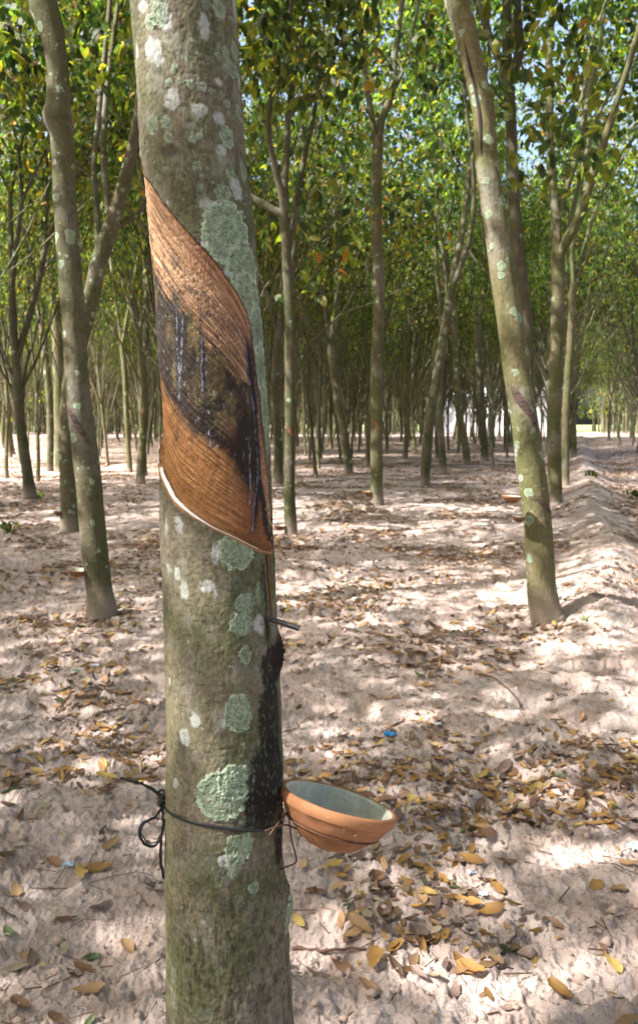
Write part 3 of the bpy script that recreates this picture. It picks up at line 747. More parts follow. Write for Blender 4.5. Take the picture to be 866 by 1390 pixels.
def main_trunk():
    th = np.concatenate([np.radians(np.linspace(-104, 104, 310)), np.radians(np.linspace(104, 256, 44)[1:-1])])
    z0, z1 = at(433, 1402, YC - .09)[2], at(433, -16, YC)[2]
    zz = np.concatenate([np.linspace(-.12, z0, 46)[:-1], np.arange(z0, z1, .00115), np.linspace(z1, 2.7, 90)[1:]])
    TT, Z = np.meshgrid(th, zz)
    S = TT * SR
    r = rz(np.clip(Z, _sz.min(), _sz.max()))
    cx = cxz(np.clip(Z, _sz.min(), _sz.max())) 
    hi = np.maximum(Z - _sz.max(), 0); cx = cx - .05 * hi; r = r * (1 - .05 * hi)
    # large irregularities
    cyl = lambda f, g, o=0: fbm(np.cos(TT) * f + o + 20, np.sin(TT) * f + Z * g + 3 * o, 3)
    D = .0022 * cyl(1.2, 5) + .0012 * fbm(S * 60, Z * 40, 3)
    ss = np.where(TT > np.radians(104), (TT - 2 * PI) * SR, S)
    W1 = .0035 * fbm(S * 110, Z * 110, 3); W2 = .0035 * fbm(S * 110 + 50, Z * 110 + 9, 3)
    base = np.array([.148, .134, .086]); 
    n1 = fbm(S * 14, Z * 9, 4); n2 = fbm(S * 30 + 9, Z * 22, 4); n3 = fbm(S * 220, Z * 170, 3); n4 = fbm(S * 5 + 3, Z * 4, 3)
    col = base * np.ones(S.shape + (3,))
    def over(c, m, k=1.0):
        m = np.clip(m * k, 0, 1)[..., None]
        return c * (1 - m) + np.asarray(c_of(c, m)) if False else None
    def mixc(col, c2, m): m = np.clip(m, 0, 1)[..., None]; return col * (1 - m) + np.asarray(c2) * m
    col = mixc(col, (.105, .112, .055), sst(-.1, .4, n1) * .8)
    col = mixc(col, (.20, .17, .13), sst(.0, .5, n4) * .7)
    col = mixc(col, (.20, .18, .10), sst(-.045, -.075, S) * .55 * sst(.95, .7, Z))       # light on the lower left flank, painted into the bark colour
    col = mixc(col, (.06, .053, .034), sst(.1, .45, n2) * .5)
    col = mixc(col, (.19, .165, .14), sst(.1, .5, fbm(S * 40 + 60, Z * 26, 4)) * .6)
    col = mixc(col, (.085, .092, .042), sst(.0, .45, fbm(S * 9 + 80, Z * 7 + 4, 4)) * .75)
    col *= (1 + .45 * np.clip(n3, -.7, .7) + .35 * np.clip(fbm(S * 110 + 2, Z * 95, 3), -.6, .6))[..., None]
    # horizontal lenticel flecks
    fl = perlin(S * 70, Z * 420 + 5)
    col *= (1 - .35 * sst(.25, .5, fl))[..., None]
    D -= .0005 * sst(.25, .5, fl)
    D += .0006 * n3
    # rough flaking foot
    low = sst(.62, .42, Z)
    rid = fbm(S * 120 + fbm(S * 20, Z * 20, 2) * .5, Z * 42, 5, .62)
    D += low * .0018 * rid
    col *= (1 - low * .45 * sst(.05, .4, -rid))[..., None]
    # tiny pale specks
    sp = perlin(S * 260 + 11, Z * 260)
    spk = sst(.42, .52, sp) * sst(-.2, .3, fbm(S * 18 + 7, Z * 12, 2))
    col = mixc(col, (.24, .29, .21), spk * .6)
    # lichen crusts
    fray = fbm(S * 420 + 8, Z * 420, 2) + fbm(S * 190, Z * 190 + 8, 2)
    def blob(px, py, rx, ry, edge=.0012):
        s, z = inv(px, py)
        ct = max(.42, math.cos(s / SR))
        a = rx * 1e-3 * .93 / ct; b = ry * 1e-3 * .93
        dx = (S + W1 * min(1.6, rx / 10) - s) / a; dz = (Z + W2 * min(1.6, ry / 10) - z) / b
        rad = np.hypot(dx, dz)
        k = (1 - rad + .10 * fray) * min(a, b)
        return np.clip(k / edge, 0, 1), rad
    fine = fbm(S * 500, Z * 500, 2)
    mid = fbm(S * 120 + 5, Z * 120, 3)
    for l in LICH_W:
        m, rad = blob(*l, edge=.003)
        m = m * sst(-.55, .15, mid + .35)
        c = np.array([.40, .42, .40]) * (1 + .3 * fine[..., None] + .25 * mid[..., None])
        col = col * (1 - .82 * m[..., None]) + c * .82 * m[..., None]; D += .0003 * m
    rq = RS(8)
    for l in LICH_G:
        m, rad = blob(*l, edge=rq.uniform(.001, .0035)); m = m * rq.uniform(.78, 1)
        big = l[2] > 12
        ringw = .5 + .5 * np.cos(rad * (14 if big else 6.5) + mid * 3)
        rim = sst(.78, .97, rad)
        tcx = perlin(np.float64(l[0] * .13), np.float64(l[1] * .11)) * .12
        c = (np.array([.30, .385, .265]) + tcx * np.array([.25, .1, -.15])) * (.74 + .26 * ringw + .5 * rim + .8 * fine + .6 * mid)[..., None]
        if not big: c = c * (1 - .45 * sst(.45, .1, rad))[..., None]
        hole = sst(.2, .42, mid + .35 * fine) * .75
        mm = (m * .93 * (1 - hole))[..., None]
        col = col * (1 - mm) + np.clip(c, 0, 1) * mm
        D += m * (.0007 + .0006 * rim + .0012 * fine * (1 if big else .5) + .0006 * mid)
    for l in LICH_P:
        m, rad = blob(*l, edge=.003); col = mixc(col, (.25, .2, .17), m * .6 * sst(-.3, .2, mid))
    film = sst(.12, .42, fbm(S * 34 + 12, Z * 24 + 5, 5, .6)) * (.55 + .45 * sst(1.2, 1.45, Z))
    col = mixc(col, (.27, .30, .255), film * .38 * sst(-.5, .2, mid))
    # scattered little rosettes elsewhere
    rl = RS(4)
    for k in range(110):
        px, py = rl.uniform(184, 340), (rl.uniform(0, 300) if k < 60 else rl.uniform(740, 1300))
        m, rad = blob(px, py, *(rl.uniform(1.2, 2.2 if k % 3 else 4.5) * np.ones(2)), edge=.0009); col = mixc(col, (.22, .28, .2), m * .8); D += m * .0003
    # black wet stain under the spout
    for l in STAIN:
        m, rad = blob(*l, edge=.008)
        m = np.clip(m * 1.3, 0, 1) * sst(-.25, .1, mid + .42) 
        col = mixc(col, (.012, .010, .009), m * .93)
    spk2 = sst(.2, .45, fbm(S * 190, Z * 90 + 40, 3)) * sst(.02, .05, S) * sst(.5, .6, Z) * sst(.85, .8, Z)
    col = mixc(col, (.19, .24, .17), spk2 * .3); D += .0003 * spk2
    # sealed dark knot
    def gb(px, py, rx, ry):
        s, z = inv(px, py); return np.exp(-(((ss - s) / (rx * 1e-3)) ** 2 + ((Z - z) / (ry * 1e-3)) ** 2))
    D += .009 * gb(381, 885, 16, 24) * (1 + .8 * mid) + .010 * gb(386, 1225, 18, 30) * (1 + .4 * mid) + .004 * gb(360, 870, 12, 22)
    D -= .004 * gb(372, 905, 9, 16)
    col = mixc(col, (.02, .014, .01), sst(.2, .6, gb(378, 890, 17, 32) * (1 + .6 * mid)))
    D += .0025 * gb(209, 170, 14, 16) - .003 * gb(207, 175, 5, 6)
    m = gb(230, 205, 16, 10); col = mixc(col, (.055, .05, .038), sst(.3, .7, m) * .7)
    # channel that carries latex from cut to spout
    s0, zA = inv(364, 752); s1, zB = inv(370.5, 838)
    t = np.clip((Z - zB) / (zA - zB), 0, 1); sc = s1 + (s0 - s1) * t + .001 * perlin(Z * 60, Z * 0)
    ch = np.exp(-((S - sc) / .0038) ** 2) * sst(zB - .004, zB + .002, Z) * sst(zA + .004, zA - .001, Z)
    D -= .0028 * ch
    col = mixc(col, (.19, .08, .03), sst(.15, .4, ch)); col = mixc(col, (.03, .02, .015), sst(.6, .9, ch))
    m2 = np.exp(-((S - sc + .013) / .003) ** 2) * sst(zB - .01, zB + .03, Z) * sst(zA, zA - .02, Z)
    col = mixc(col, (.03, .025, .02), sst(.3, .8, m2 * (1 + mid)))
    # the panel
    E = sdf(S + .0006 * fine + .0012 * mid, Z + .0012 * mid)
    E = np.where(TT > np.radians(150), .1, E)
    zL = np.interp(S, lo[:, 0], lo[:, 1]); zU = np.interp(S, up[:, 0], up[:, 1])
    tt = np.clip((Z - zL) / np.maximum(zU - zL, .02), 0, 1)
    v = tt * .36
    wv = .0025 * fbm(S * 18, v * 20, 3)
    st1 = fbm(S * 10 + 3, (v + wv) * 640, 3, .7); st2 = fbm(S * 8 + 8, (v + wv) * 170, 3, .6); st3 = fbm(S * 60, (v + wv) * 800, 2)
    tn = tt + .10 * fbm(S * 22, Z * 22, 4) + .05 * st2
    pc = np.array([.37, .165, .055]) * np.ones(S.shape + (3,))
    pc = mixc(pc, (.50, .27, .11), sst(.0, .3, st1) * .8)
    pc = mixc(pc, (.15, .06, .022), sst(.1, .35, -st1) * .75)
    pc = mixc(pc, (.14, .055, .022), sst(.12, .4, -st2) * .5)
    pc = mixc(pc, (.17, .055, .025), sst(.03, .065, S) * .7 * sst(.35, .2, tn))
    dk = sst(.2, .34, tn) * sst(.74, .66, tn)
    mcol = mixc(mixc(np.array([.085, .062, .03]) * np.ones(S.shape + (3,)), (.17, .13, .06), sst(-.1, .4, st2 + n2)), (.022, .016, .014), .9 * sst(-.03, .3, fbm(S * 24 + 30, Z * 16 - S * 10, 4) + .08 + .3 * sst(.03, .06, S) + .2 * sst(-.035, -.06, S) + .5 * st2 * .4))
    pc = pc * (1 - dk[..., None]) + mcol * dk[..., None]
    bl = np.exp(-((tn - .33) / .08) ** 2); pc = mixc(pc, (.025, .014, .012), bl * sst(-.45, .1, n2 + .2))
    tp = sst(.66, .74, tn)
    tcol = mixc(mixc(np.array([.35, .18, .095]) * np.ones(S.shape + (3,)), (.60, .41, .24), sst(0, .25, st1)), (.14, .065, .04), sst(.08, .3, -st1))
    tcol = mixc(tcol, (.11, .05, .033), sst(.15, .35, -st2) * .6)
    tcol = mixc(tcol, (.09, .065, .06), sst(.1, .4, fbm(S * 50, v * 90, 3)) * .75 * sst(.92, .8, tn))
    tcol = mixc(tcol, (.36, .17, .09), sst(.85, .95, tn) * .35)
    pc = pc * (1 - tp[..., None]) + tcol * tp[..., None]
    pc = mixc(pc, (.17, .06, .035), gb(318, 585, 11, 16) * .5 * sst(-.3, .3, n2))
    # dark runnel down the right side of the panel
    zr = np.array([inv(338, 460)[1], inv(345, 520)[1], inv(351, 570)[1], inv(354, 640)[1], inv(352, 700)[1], inv(350, 742)[1]])[::-1]
    sr = np.array([inv(338, 460)[0], inv(345, 520)[0], inv(351, 570)[0], inv(354, 640)[0], inv(352, 700)[0], inv(350, 742)[0]])[::-1]
    run = np.exp(-((S - np.interp(Z, zr, sr) + .002 * n2) / .0055) ** 2) * sst(zr[0], zr[0] + .05, Z) * sst(zr[-1] + .02, zr[-1] - .02, Z)
    pc = mixc(pc, (.018, .016, .022), run * 1.1)
    for (a, b, c_, d_) in ((238, 430, 5, 30), (241, 500, 5, 45), (275, 480, 4, 60)):
        pc = mixc(pc, (.02, .018, .03), gb(a, b, c_, d_) * .9)
    drip = np.zeros(S.shape)
    for di, dp in enumerate(DRIPS):
        q = np.array([inv(*p) for p in dp])[::-1]
        sc_ = np.interp(Z, q[:, 1], q[:, 0]) + .0012 * perlin(Z * 90 + di * 7, Z * 0 + di) + .0006 * perlin(Z * 260, Z * 0 + di + .5)
        ends = sst(q[0, 1] - .004, q[0, 1] + .01, Z) * sst(q[-1, 1] + .004, q[-1, 1] - .01, Z)
        wd = .0008 * (.5 + 2.0 * np.clip(perlin(Z * 110 + di * 3, Z * 0 + di + .3) + .3, 0, 1))
        halo = np.exp(-((S - sc_) / .0042) ** 2) * ends
        pc = mixc(pc, (.03, .026, .032), halo * .65)
        k_ = np.exp(-((S - sc_) / wd) ** 2) * ends * sst(-.22, .12, fbm(S * 200, Z * 120 + di * 9, 3) + .12)
        drip = np.maximum(drip, k_)
    pc = mixc(pc, (.36, .38, .46), drip * .7)
    flk = sst(.42, .55, fbm(S * 150, Z * 90 + 31, 3)) * (dk + tp * .3); pc = mixc(pc, (.30, .31, .36), flk * .5)
    pc *= (1 + .45 * fine[..., None] + .3 * np.clip(mid, -.6, .6)[..., None] + .3 * np.clip(st3, -1, 1)[..., None])
    inside = sst(.0004, -.0004, E)
    col = col * (1 - inside[..., None]) + pc * inside[..., None]
    # freshly cut rim of the bark below and the corky rim above
    zst = inv(219, 633)[1]
    below = (Z < np.minimum(zL + .006, zst + .003))
    rim = sst(.0034, .0012, E) * (E > 0) * below
    col = mixc(col, (.42, .22, .10), rim)
    rim2 = sst(.0030, .0008, E) * (E > 0) * (~below)
    col = mixc(col, (.045, .025, .015), rim2)
    D = D * (1 - inside) 
    depth = -(.0030 + .0028 * sst(.35, .1, tt)) * sst(.0005, -.005, E) - .002 * sst(.10, .0, tt) * sst(0, -.002, E)
    D += np.where(E < .0005, depth, 0) + inside * (.0008 * mid + .0006 * fine + .0012 * st1 + .0012 * st2 + .0007 * st3 - .0018 * run + .0007 * drip)
    D += .0035 * np.exp(-(np.maximum(E, 0) / .008) ** 2) * (E > 0) * below * sst(.0, -.05, S)
    D += .0012 * np.exp(-(np.maximum(E, 0) / .006) ** 2) * (E > 0) * (~below)
    R = r + D
    V = np.stack([cx + R * np.sin(TT), YC - R * np.cos(TT), Z], -1)
    n = len(th)
    i = np.arange(len(zz) - 1)[:, None] * n; j = np.arange(n)[None]; k = (j + 1) % n
    Q = np.stack([i + j, i + k, i + n + k, i + n + j], -1).reshape(-1, 4)
    Ef = E.reshape(-1)[Q].mean(1)
    isP = Ef < 0
    col = np.clip(col, .004, .9)
    V = V.reshape(-1, 3); C = col.reshape(-1, 3)
    root = np.array([float(cxz(_sz.min())), YC, float(G(cxz(_sz.min()), YC))])
    def sub(Qs):
        u, ix = np.unique(Qs, return_inverse=True)
        return V[u] - root, ix.reshape(-1, 4), C[u]
    def tm(name, rough, bs, sc_):
        m, nt, out = mat(name); N = NT(nt)
        a = N.n('ShaderNodeAttribute', attribute_name='col'); tc = N.n('ShaderNodeTexCoord').outputs['Object']
        f = N.noise(tc, sc_, 5, .7); f2 = N.noise(N.mapping(tc, (1, 1, .4)), sc_ * .35, 4, .6)
        c = N.mix(1.0, a.outputs['Color'], N.mix(f, (.72, .72, .72), (1.28, 1.28, 1.28)), 'MULTIPLY')
        N.bsdf(out, c, rough, N.math('ADD', f, f2), bs, .0012, .3)
        return m
    e = empty('tapped_rubber_tree', root)
    tag(e, 'thick foreground rubber trunk with green lichen and freshly tapped orange panel', 'tree')
    v_, q_, c_ = sub(Q[~isP])
    # limbs above the frame belong to the trunk mesh
    tb = MB(); tips = []; rg = RS(71)
    top = np.array([cx[-1, 0], YC, 2.62]) - root
    tr_r = float(r[-1, 0])
    for k_, (dx, dy) in enumerate(((-.45, .1), (.35, .25), (-.05, -.4))):
        d = np.array([dx, dy, 1.]); d /= np.linalg.norm(d)
        grow(tb, tips, top, d, tr_r * (.72 - .08 * k_), 1.6, 1, rg, 3.6)
    nv = len(v_); V2 = np.concatenate([v_] + tb.V); Qs = [q_] + [q + nv for q in tb.Q]
    C2 = np.concatenate([c_, np.tile([[.13, .11, .06]], (len(V2) - nv, 1))])
    mk_obj('trunk', mk_mesh('trunk', V2, [np.concatenate(Qs)] + [t_ + nv for t_ in tb.T], [tm('lichened_bark', .88, .5, 420)], C2), e)
    v_, q_, c_ = sub(Q[isP])
    mk_obj('tapping_panel', mk_mesh('tapping_panel', v_, [q_], [tm('tapped_wood', .68, .45, 500)], c_), e)['label'] = 'streaked orange brown tapping panel with blackened middle'
    mk_obj('crown', crown_mesh(np.array(tips), RS(72), 5200), e)
    return e, root
MAIN, ROOT = main_trunk()

def surf(px, py, off=0.):
    s, z = inv(px, py); th = s / SR
    r = rz(z) + off
    return np.array([cxz(z) + r * math.sin(th), YC - r * math.cos(th), z])

M_LATEX = simple('fresh_latex', (.86, .86, .84), .35, nscale=30, var=.05, spec=.5)
M_LATEX_OLD = simple('dried_latex', (.40, .42, .50), .5, nscale=220, var=.75, spec=.5)
def skin_ribbon(mb, pts, w, off, thick, seed=0, n=None, brk=0):
    """a strip hugging the trunk; pts pixels, w half-widths (m)"""
    c = cr(np.array([(*p, ww) for p, ww in zip(pts, w)]), n or 60)
    rgn = RS(seed); V = []
    k = len(c)
    for i in range(k):
        a = c[max(i - 1, 0)]; b = c[min(i + 1, k - 1)]
        d = np.array([b[0] - a[0], b[1] - a[1]]); d /= np.linalg.norm(d) + 1e-9; nrm = np.array([-d[1], d[0]])
        ww = max(c[i, 2], .0002) * max(.05, (1 if brk == 0 else .55) + (.35 if brk == 0 else 2.6) * float(perlin(i * .37 + seed * 5.1, seed + .5)))
        oo = off - (.0016 if brk and ww < c[i, 2] * .3 else 0)
        for u, o in ((-1, -.0012), (-.6, thick * .7), (0, thick), (.6, thick * .7), (1, -.0012)):
            V.append(surf(c[i, 0] + nrm[0] * u * ww * 1e3, c[i, 1] + nrm[1] * u * ww * 1e3, oo + o))
    Q = [(i * 5 + j, i * 5 + j + 1, (i + 1) * 5 + j + 1, (i + 1) * 5 + j) for i in range(k - 1) for j in range(4)]
    mb.add(V, Q)
mb = MB()
skin_ribbon(mb, [(219.5, 634), (221, 643), (226, 655), (233, 670), (241, 681), (261, 698), (278, 709), (292, 717), (321, 730.5), (350, 745)], [.0010, .0018, .0025, .0028, .0024, .0016, .0011, .0007, .0005, .0003], .0006, .0022, 1, 90)
mk_obj('latex_trail', mb.mesh('latex_trail', [M_LATEX], off=ROOT), MAIN)['label'] = 'fresh white latex line along the slanting cut'

# ------------------------------------------------------------------ spout
M_STEEL = simple('grey_steel', (.12, .12, .13), .4, metal=.8, bump=.3, nscale=150, var=.4)
def spout():
    a = surf(362, 836, -.004); b = at(406, 852, YC - .055)
    d = (b - a) / np.linalg.norm(b - a); side = np.cross(d, [0, 0, 1]); side /= np.linalg.norm(side); u = np.cross(side, d)
    V = []; L = np.linalg.norm(b - a); n = 10; k = 9
    for i in range(n):
        t = i / (n - 1); hw = .0056
        for sh, r in ((0, hw), (1, hw - .0011)):
            for j in range(k):
                an = PI + PI * j / (k - 1)
                V.append(a + d * L * t + side * math.cos(an) * r + u * (math.sin(an) * r + .001 * t))
    V = np.array(V); Q = []
    for i in range(n - 1):
        for sh in (0, 1):
            for j in range(k - 1):
                p = i * 2 * k + sh * k + j; Q.append((p, p + 1, p + 2 * k + 1, p + 2 * k))
        for j in (0, k - 1):
            p = i * 2 * k + j; Q.append((p, p + k, p + 3 * k, p + 2 * k))
    for i in (0, n - 1):
        for j in range(k - 1):
            p = i * 2 * k + j; Q.append((p, p + 1, p + k + 1, p + k))
    o = mk_obj('latex_spout', mk_mesh('latex_spout', V - a, [np.array(Q)], [M_STEEL], smooth=False), loc=a)
    tag(o, 'small dark metal spout stuck into the right side of the tapped trunk', 'spout')
spout()

# ------------------------------------------------------------------ cord round the trunk
M_CORD = simple('black_plastic_cord', (.018, .022, .026), .45, bump=.2, nscale=200, var=.4)
def cord():
    root = empty('black_cord', surf(228, 1100, 0) )
    o3 = np.array(root.location)
    tag(root, 'black plastic cord tied round the tapped trunk with a loose bow on its left', 'cord')
    front = [(226, 1097), (235, 1104), (250, 1111), (280, 1119), (310, 1124), (340, 1126), (365, 1124), (384, 1119)]
    f = np.array([inv(*p) for p in front])
    ths = np.radians(np.linspace(-88, 272, 150)); fth = f[:, 0] / SR
    V = []
    zf = np.interp(ths, np.concatenate([fth, [np.radians(272)]]), np.concatenate([f[:, 1], [f[0, 1]]]))
    for i, (t, z) in enumerate(zip(ths, zf)):
        cx, r = cxz(z), rz(z)
        tw = .4 * math.sin(i * .13)
        for k in range(6):
            a = k / 6 * 2 * PI
            rr = r + .0018 + .0009 * math.cos(a); zz = z + .0027 * math.sin(a) * (1 - .3 * abs(tw))
            V.append((cx + rr * math.sin(t), YC - rr * math.cos(t), zz))
    n = len(ths)
    Q = [(i * 6 + j, i * 6 + (j + 1) % 6, (i + 1) * 6 + (j + 1) % 6, (i + 1) * 6 + j) for i in range(n - 1) for j in range(6)]
    mb = MB(); mb.add(V, Q)
    mk_obj('band', mb.mesh('band', [M_CORD], off=o3), root)
    Yk = YC - .02
    def strand(name, pts, r=.0015, dy=0, flat=1):
        P = cr(np.array([at(px, py, Yk + q) for px, py, q in pts]), 40); jj = np.arange(40) * .35 + pts[0][1]; P = P + .0016 * np.stack([perlin(jj, jj * 0 + k_) for k_ in (.3, 1.3, 2.3)], 1)
        mb = MB(); tube(mb, P, np.full(40, r), 8); mk_obj(name, mb.mesh(name, [M_CORD], off=o3), root)
    strand('cord_end', [(219, 1080, 0), (205, 1069, -.01), (185, 1061, -.02), (163, 1056, -.03)])
    strand('cord_end', [(219, 1084, 0), (208, 1074, -.02), (192, 1065, -.02), (170, 1059, -.02)], .0008)
    strand('cord_end', [(220, 1094, 0), (222, 1115, -.006), (219, 1140, -.012), (218, 1165, -.01), (223, 1192, -.004)], .0020)
    strand('bow_loop', [(221, 1096, 0), (209, 1110, -.01), (195, 1117, -.02), (189, 1130, -.025), (196, 1145, -.02), (209, 1148, -.012), (219, 1137, -.008), (223, 1112, 0)], .0019)
    strand('bow_loop', [(222, 1098, 0), (211, 1108, .005), (199, 1115, .005), (192, 1128, 0), (199, 1142, 0), (210, 1144, 0), (218, 1134, 0)], .0009)
    mb = MB()
    for k in range(5):
        a = np.linspace(0, 2 * PI, 20); c = at(219.5, 1077 + k * 4.5, Yk)
        P = np.stack([c[0] + .0045 * np.cos(a), c[1] + .004 * np.sin(a), c[2] + .003 * np.sin(a + k)], 1); tube(mb, P, np.full(20, .0019), 7)
    mk_obj('knot', mb.mesh('knot', [M_CORD], off=o3), root)
cord()

# ------------------------------------------------------------------ cups
def clay_material(name, col=(.31, .145, .07)):
    m, nt, out = mat(name); N = NT(nt)
    tc = N.n('ShaderNodeTexCoord').outputs['Object']
    a = N.noise(tc, 22, 5, .65); b = N.noise(tc, 160, 4, .7); d = N.noise(N.mapping(tc, (1, 1, 5)), 30, 3)
    c = N.mix(N.ss(a, .4, .66), col, tuple(v * .55 for v in col))
    c = N.mix(N.math('MULTIPLY', N.ss(d, .5, .7), .45), c, (.5, .27, .13))
    c = N.mix(N.math('MULTIPLY', N.ss(b, .56, .72), .5), c, (.12, .06, .035))
    sp = N.noise(tc, 95, 2); c = N.mix(N.ss(sp, .70, .74), c, (.6, .56, .5))
    sz = N.n('ShaderNodeSeparateXYZ'); nt.links.new(tc, sz.inputs[0])
    c = N.mix(N.math('MULTIPLY', N.ss(sz.outputs[2], -.0165, -.0135), .65), c, tuple(min(.9, v * 1.35) for v in col))
    N.bsdf(out, c, .7, b, .35, .0012, .25)
    return m
M_CLAY = clay_material('terracotta')
def glaze_material():
    m, nt, out = mat('grey_green_glaze'); N = NT(nt)
    tc = N.n('ShaderNodeTexCoord').outputs['Object']
    a = N.noise(tc, 16, 5, .6); b = N.noise(tc, 120, 3)
    c = N.mix(N.ss(a, .35, .68), (.31, .315, .255), (.52, .52, .46))
    c = N.mix(N.math('MULTIPLY', N.ss(b, .62, .72), .6), c, (.1, .1, .08))
    st = N.noise(N.mapping(tc, (60, 6, 6)), 1.0, 3); c = N.mix(N.math('MULTIPLY', N.ss(st, .6, .72), .45), c, (.5, .55, .55))
    N.bsdf(out, c, .32, b, .1, .001, .5)
    return m
M_GLAZE = glaze_material()
M_DRYLATEX = simple('latex_film', (.62, .66, .66), .4, nscale=60, var=.2)

OUTER = [(0, -.0640), (.022, -.0638), (.034, -.0600), (.046, -.0525), (.0570, -.0430), (.0640, -.0350), (.0655, -.0338), (.0672, -.0326), (.0705, -.0290), (.0752, -.0215), (.0786, -.0165), (.0794, -.0157), (.0805, -.0150), (.0828, -.0125), (.0840, -.0060), (.0838, -.0015), (.0825, .0008), (.0790, .0010), (.0770, .0002)]
INNER = [(.0770, .0002), (.0755, -.0012), (.0742, -.0050), (.0715, -.0150), (.0640, -.0290), (.0520, -.0410), (.0350, -.0500), (.0160, -.0540), (0, -.0550)]
def lathe(prof, seg=96, wob=.0):
    V = []; n = len(prof)
    a = np.arange(seg) / seg * 2 * PI
    prof = np.array(prof)
    R = prof[:, 0][:, None] * (1 + wob * perlin(np.cos(a) * 1.4 + 5, np.sin(a) * 1.4)[None]) + wob * .02 * perlin(np.cos(a)[None] * 3 + prof[:, 1][:, None] * 90, np.sin(a)[None] * 3)
    X = R * np.cos(a); Yy = R * np.sin(a); Z = np.repeat(prof[:, 1][:, None], seg, 1) + wob * .03 * perlin(np.cos(a)[None] * 2 + 9, np.sin(a)[None] * 2)
    i = np.arange(n - 1)[:, None] * seg; j = np.arange(seg)[None]; k = (j + 1) % seg
    return np.stack([X, Yy, Z], -1).reshape(-1, 3), np.stack([i + j, i + k, i + seg + k, i + seg + j], -1).reshape(-1, 4)
def cup(loc, rot, s, label, seg=96, name='latex_cup', group=None, clay=None):
    e = empty(name, loc); e.rotation_euler = rot; e.scale = (s, s, s)
    tag(e, label, 'cup', group)
    V, Q = lathe(OUTER, seg, .025); mk_obj('clay_bowl', mk_mesh('clay_bowl', V, [Q], [clay or M_CLAY]), e)
    V, Q = lathe(INNER, seg, .025); Q = Q[:, ::1]; mk_obj('glazed_inside', mk_mesh('glazed_inside', V, [Q], [M_GLAZE]), e)
    return e
CUPC = at(459.5, 1085.5, YC - .01)
cup(CUPC, (-math.radians(12.5), math.radians(15.5), 0), .985, 'tilted terracotta latex cup with grey green inside, hanging on the tapped trunk', 128, group='clay latex cups')

M_WIRE = simple('rusty_wire', (.11, .055, .035), .6, metal=.4, bump=.3, nscale=200, var=.4)
def wire():
    root = empty('wire_cup_holder', CUPC); tag(root, 'rusty wire loop holding the tilted clay cup against the trunk', 'wire holder')
    rot = Matrix.Rotation(math.radians(15.5), 3, 'Y') @ Matrix.Rotation(-math.radians(12.5), 3, 'X')
    P = []
    for a in np.linspace(PI * 1.03, PI * 3 - .03 * PI, 60):
        v = rot @ Vector((.0650 * math.cos(a), .0650 * math.sin(a), -.0350)); P.append(np.array(v))
    P = np.array(P); mb = MB(); tube(mb, P, np.full(60, .0011), 8); mk_obj('ring', mb.mesh('ring', [M_WIRE]), root)
    def w(name, pts, r=.0012):
        Q_ = cr(np.array([at(px, py, YC - .03 + q) for px, py, q in pts]), 40) - CUPC
        mb = MB(); tube(mb, Q_, np.full(40, r), 8); mk_obj(name, mb.mesh(name, [M_WIRE]), root)
    w('wire_arm', [(360, 1128, -.045), (378, 1121, -.035), (390, 1120, -.02), (402, 1125, 0)])
    w('wire_arm', [(366, 1134, -.04), (383, 1110, -.02), (390, 1103, 0), (398, 1101, .03)])
    w('wire_tail', [(388, 1092, 0), (392, 1110, -.01), (396, 1140, -.012), (402, 1164, -.01), (401, 1171, -.01), (393, 1175, -.008), (380, 1180, 0)], .0011)
wire()

def small_cup(px, py, Y, w, label, tilt=(0, 0), z=0, clay=None):
    p = at(px, py, Y); s = w * Y / FPX / .166
    return cup(p, (tilt[0], tilt[1], 0), s, label, 40, group='clay latex cups', clay=clay)
CLAY_D = clay_material('dark_old_clay', (.14, .075, .05))
YA, YB, YD, YH, YI = (o.location.y for o in (A_, B_, D_, H_, I_))
small_cup(106, 773, YA - .05, 26, 'small reddish clay cup on the knobbly left trunk', (0, .1), clay=clay_material('dull_red_clay', (.20, .085, .05)))
small_cup(81, 694, YB - .03, 16, 'tiny dark clay cup on the forked trunk behind the knobbly one', (0, .05), clay=CLAY_D)
small_cup(694, 673, YD - .12, 27, 'shallow brown clay cup high on the left of the leaning right trunk', (0, .08), clay=clay_material('weathered_clay', (.24, .115, .06)))
small_cup(704, 701, YD - .08, 20, 'dark clay cup low on the left of the leaning right trunk', (0, .12), clay=CLAY_D)
small_cup(380, 713, YH - .03, 17, 'dark clay cup low on the straight trunk beside the thick tapped one', (0, .1), clay=CLAY_D)
small_cup(499, 667, YI - .03, 14, 'tiny clay cup on the left of the scarred centre trunk', (0, .1))

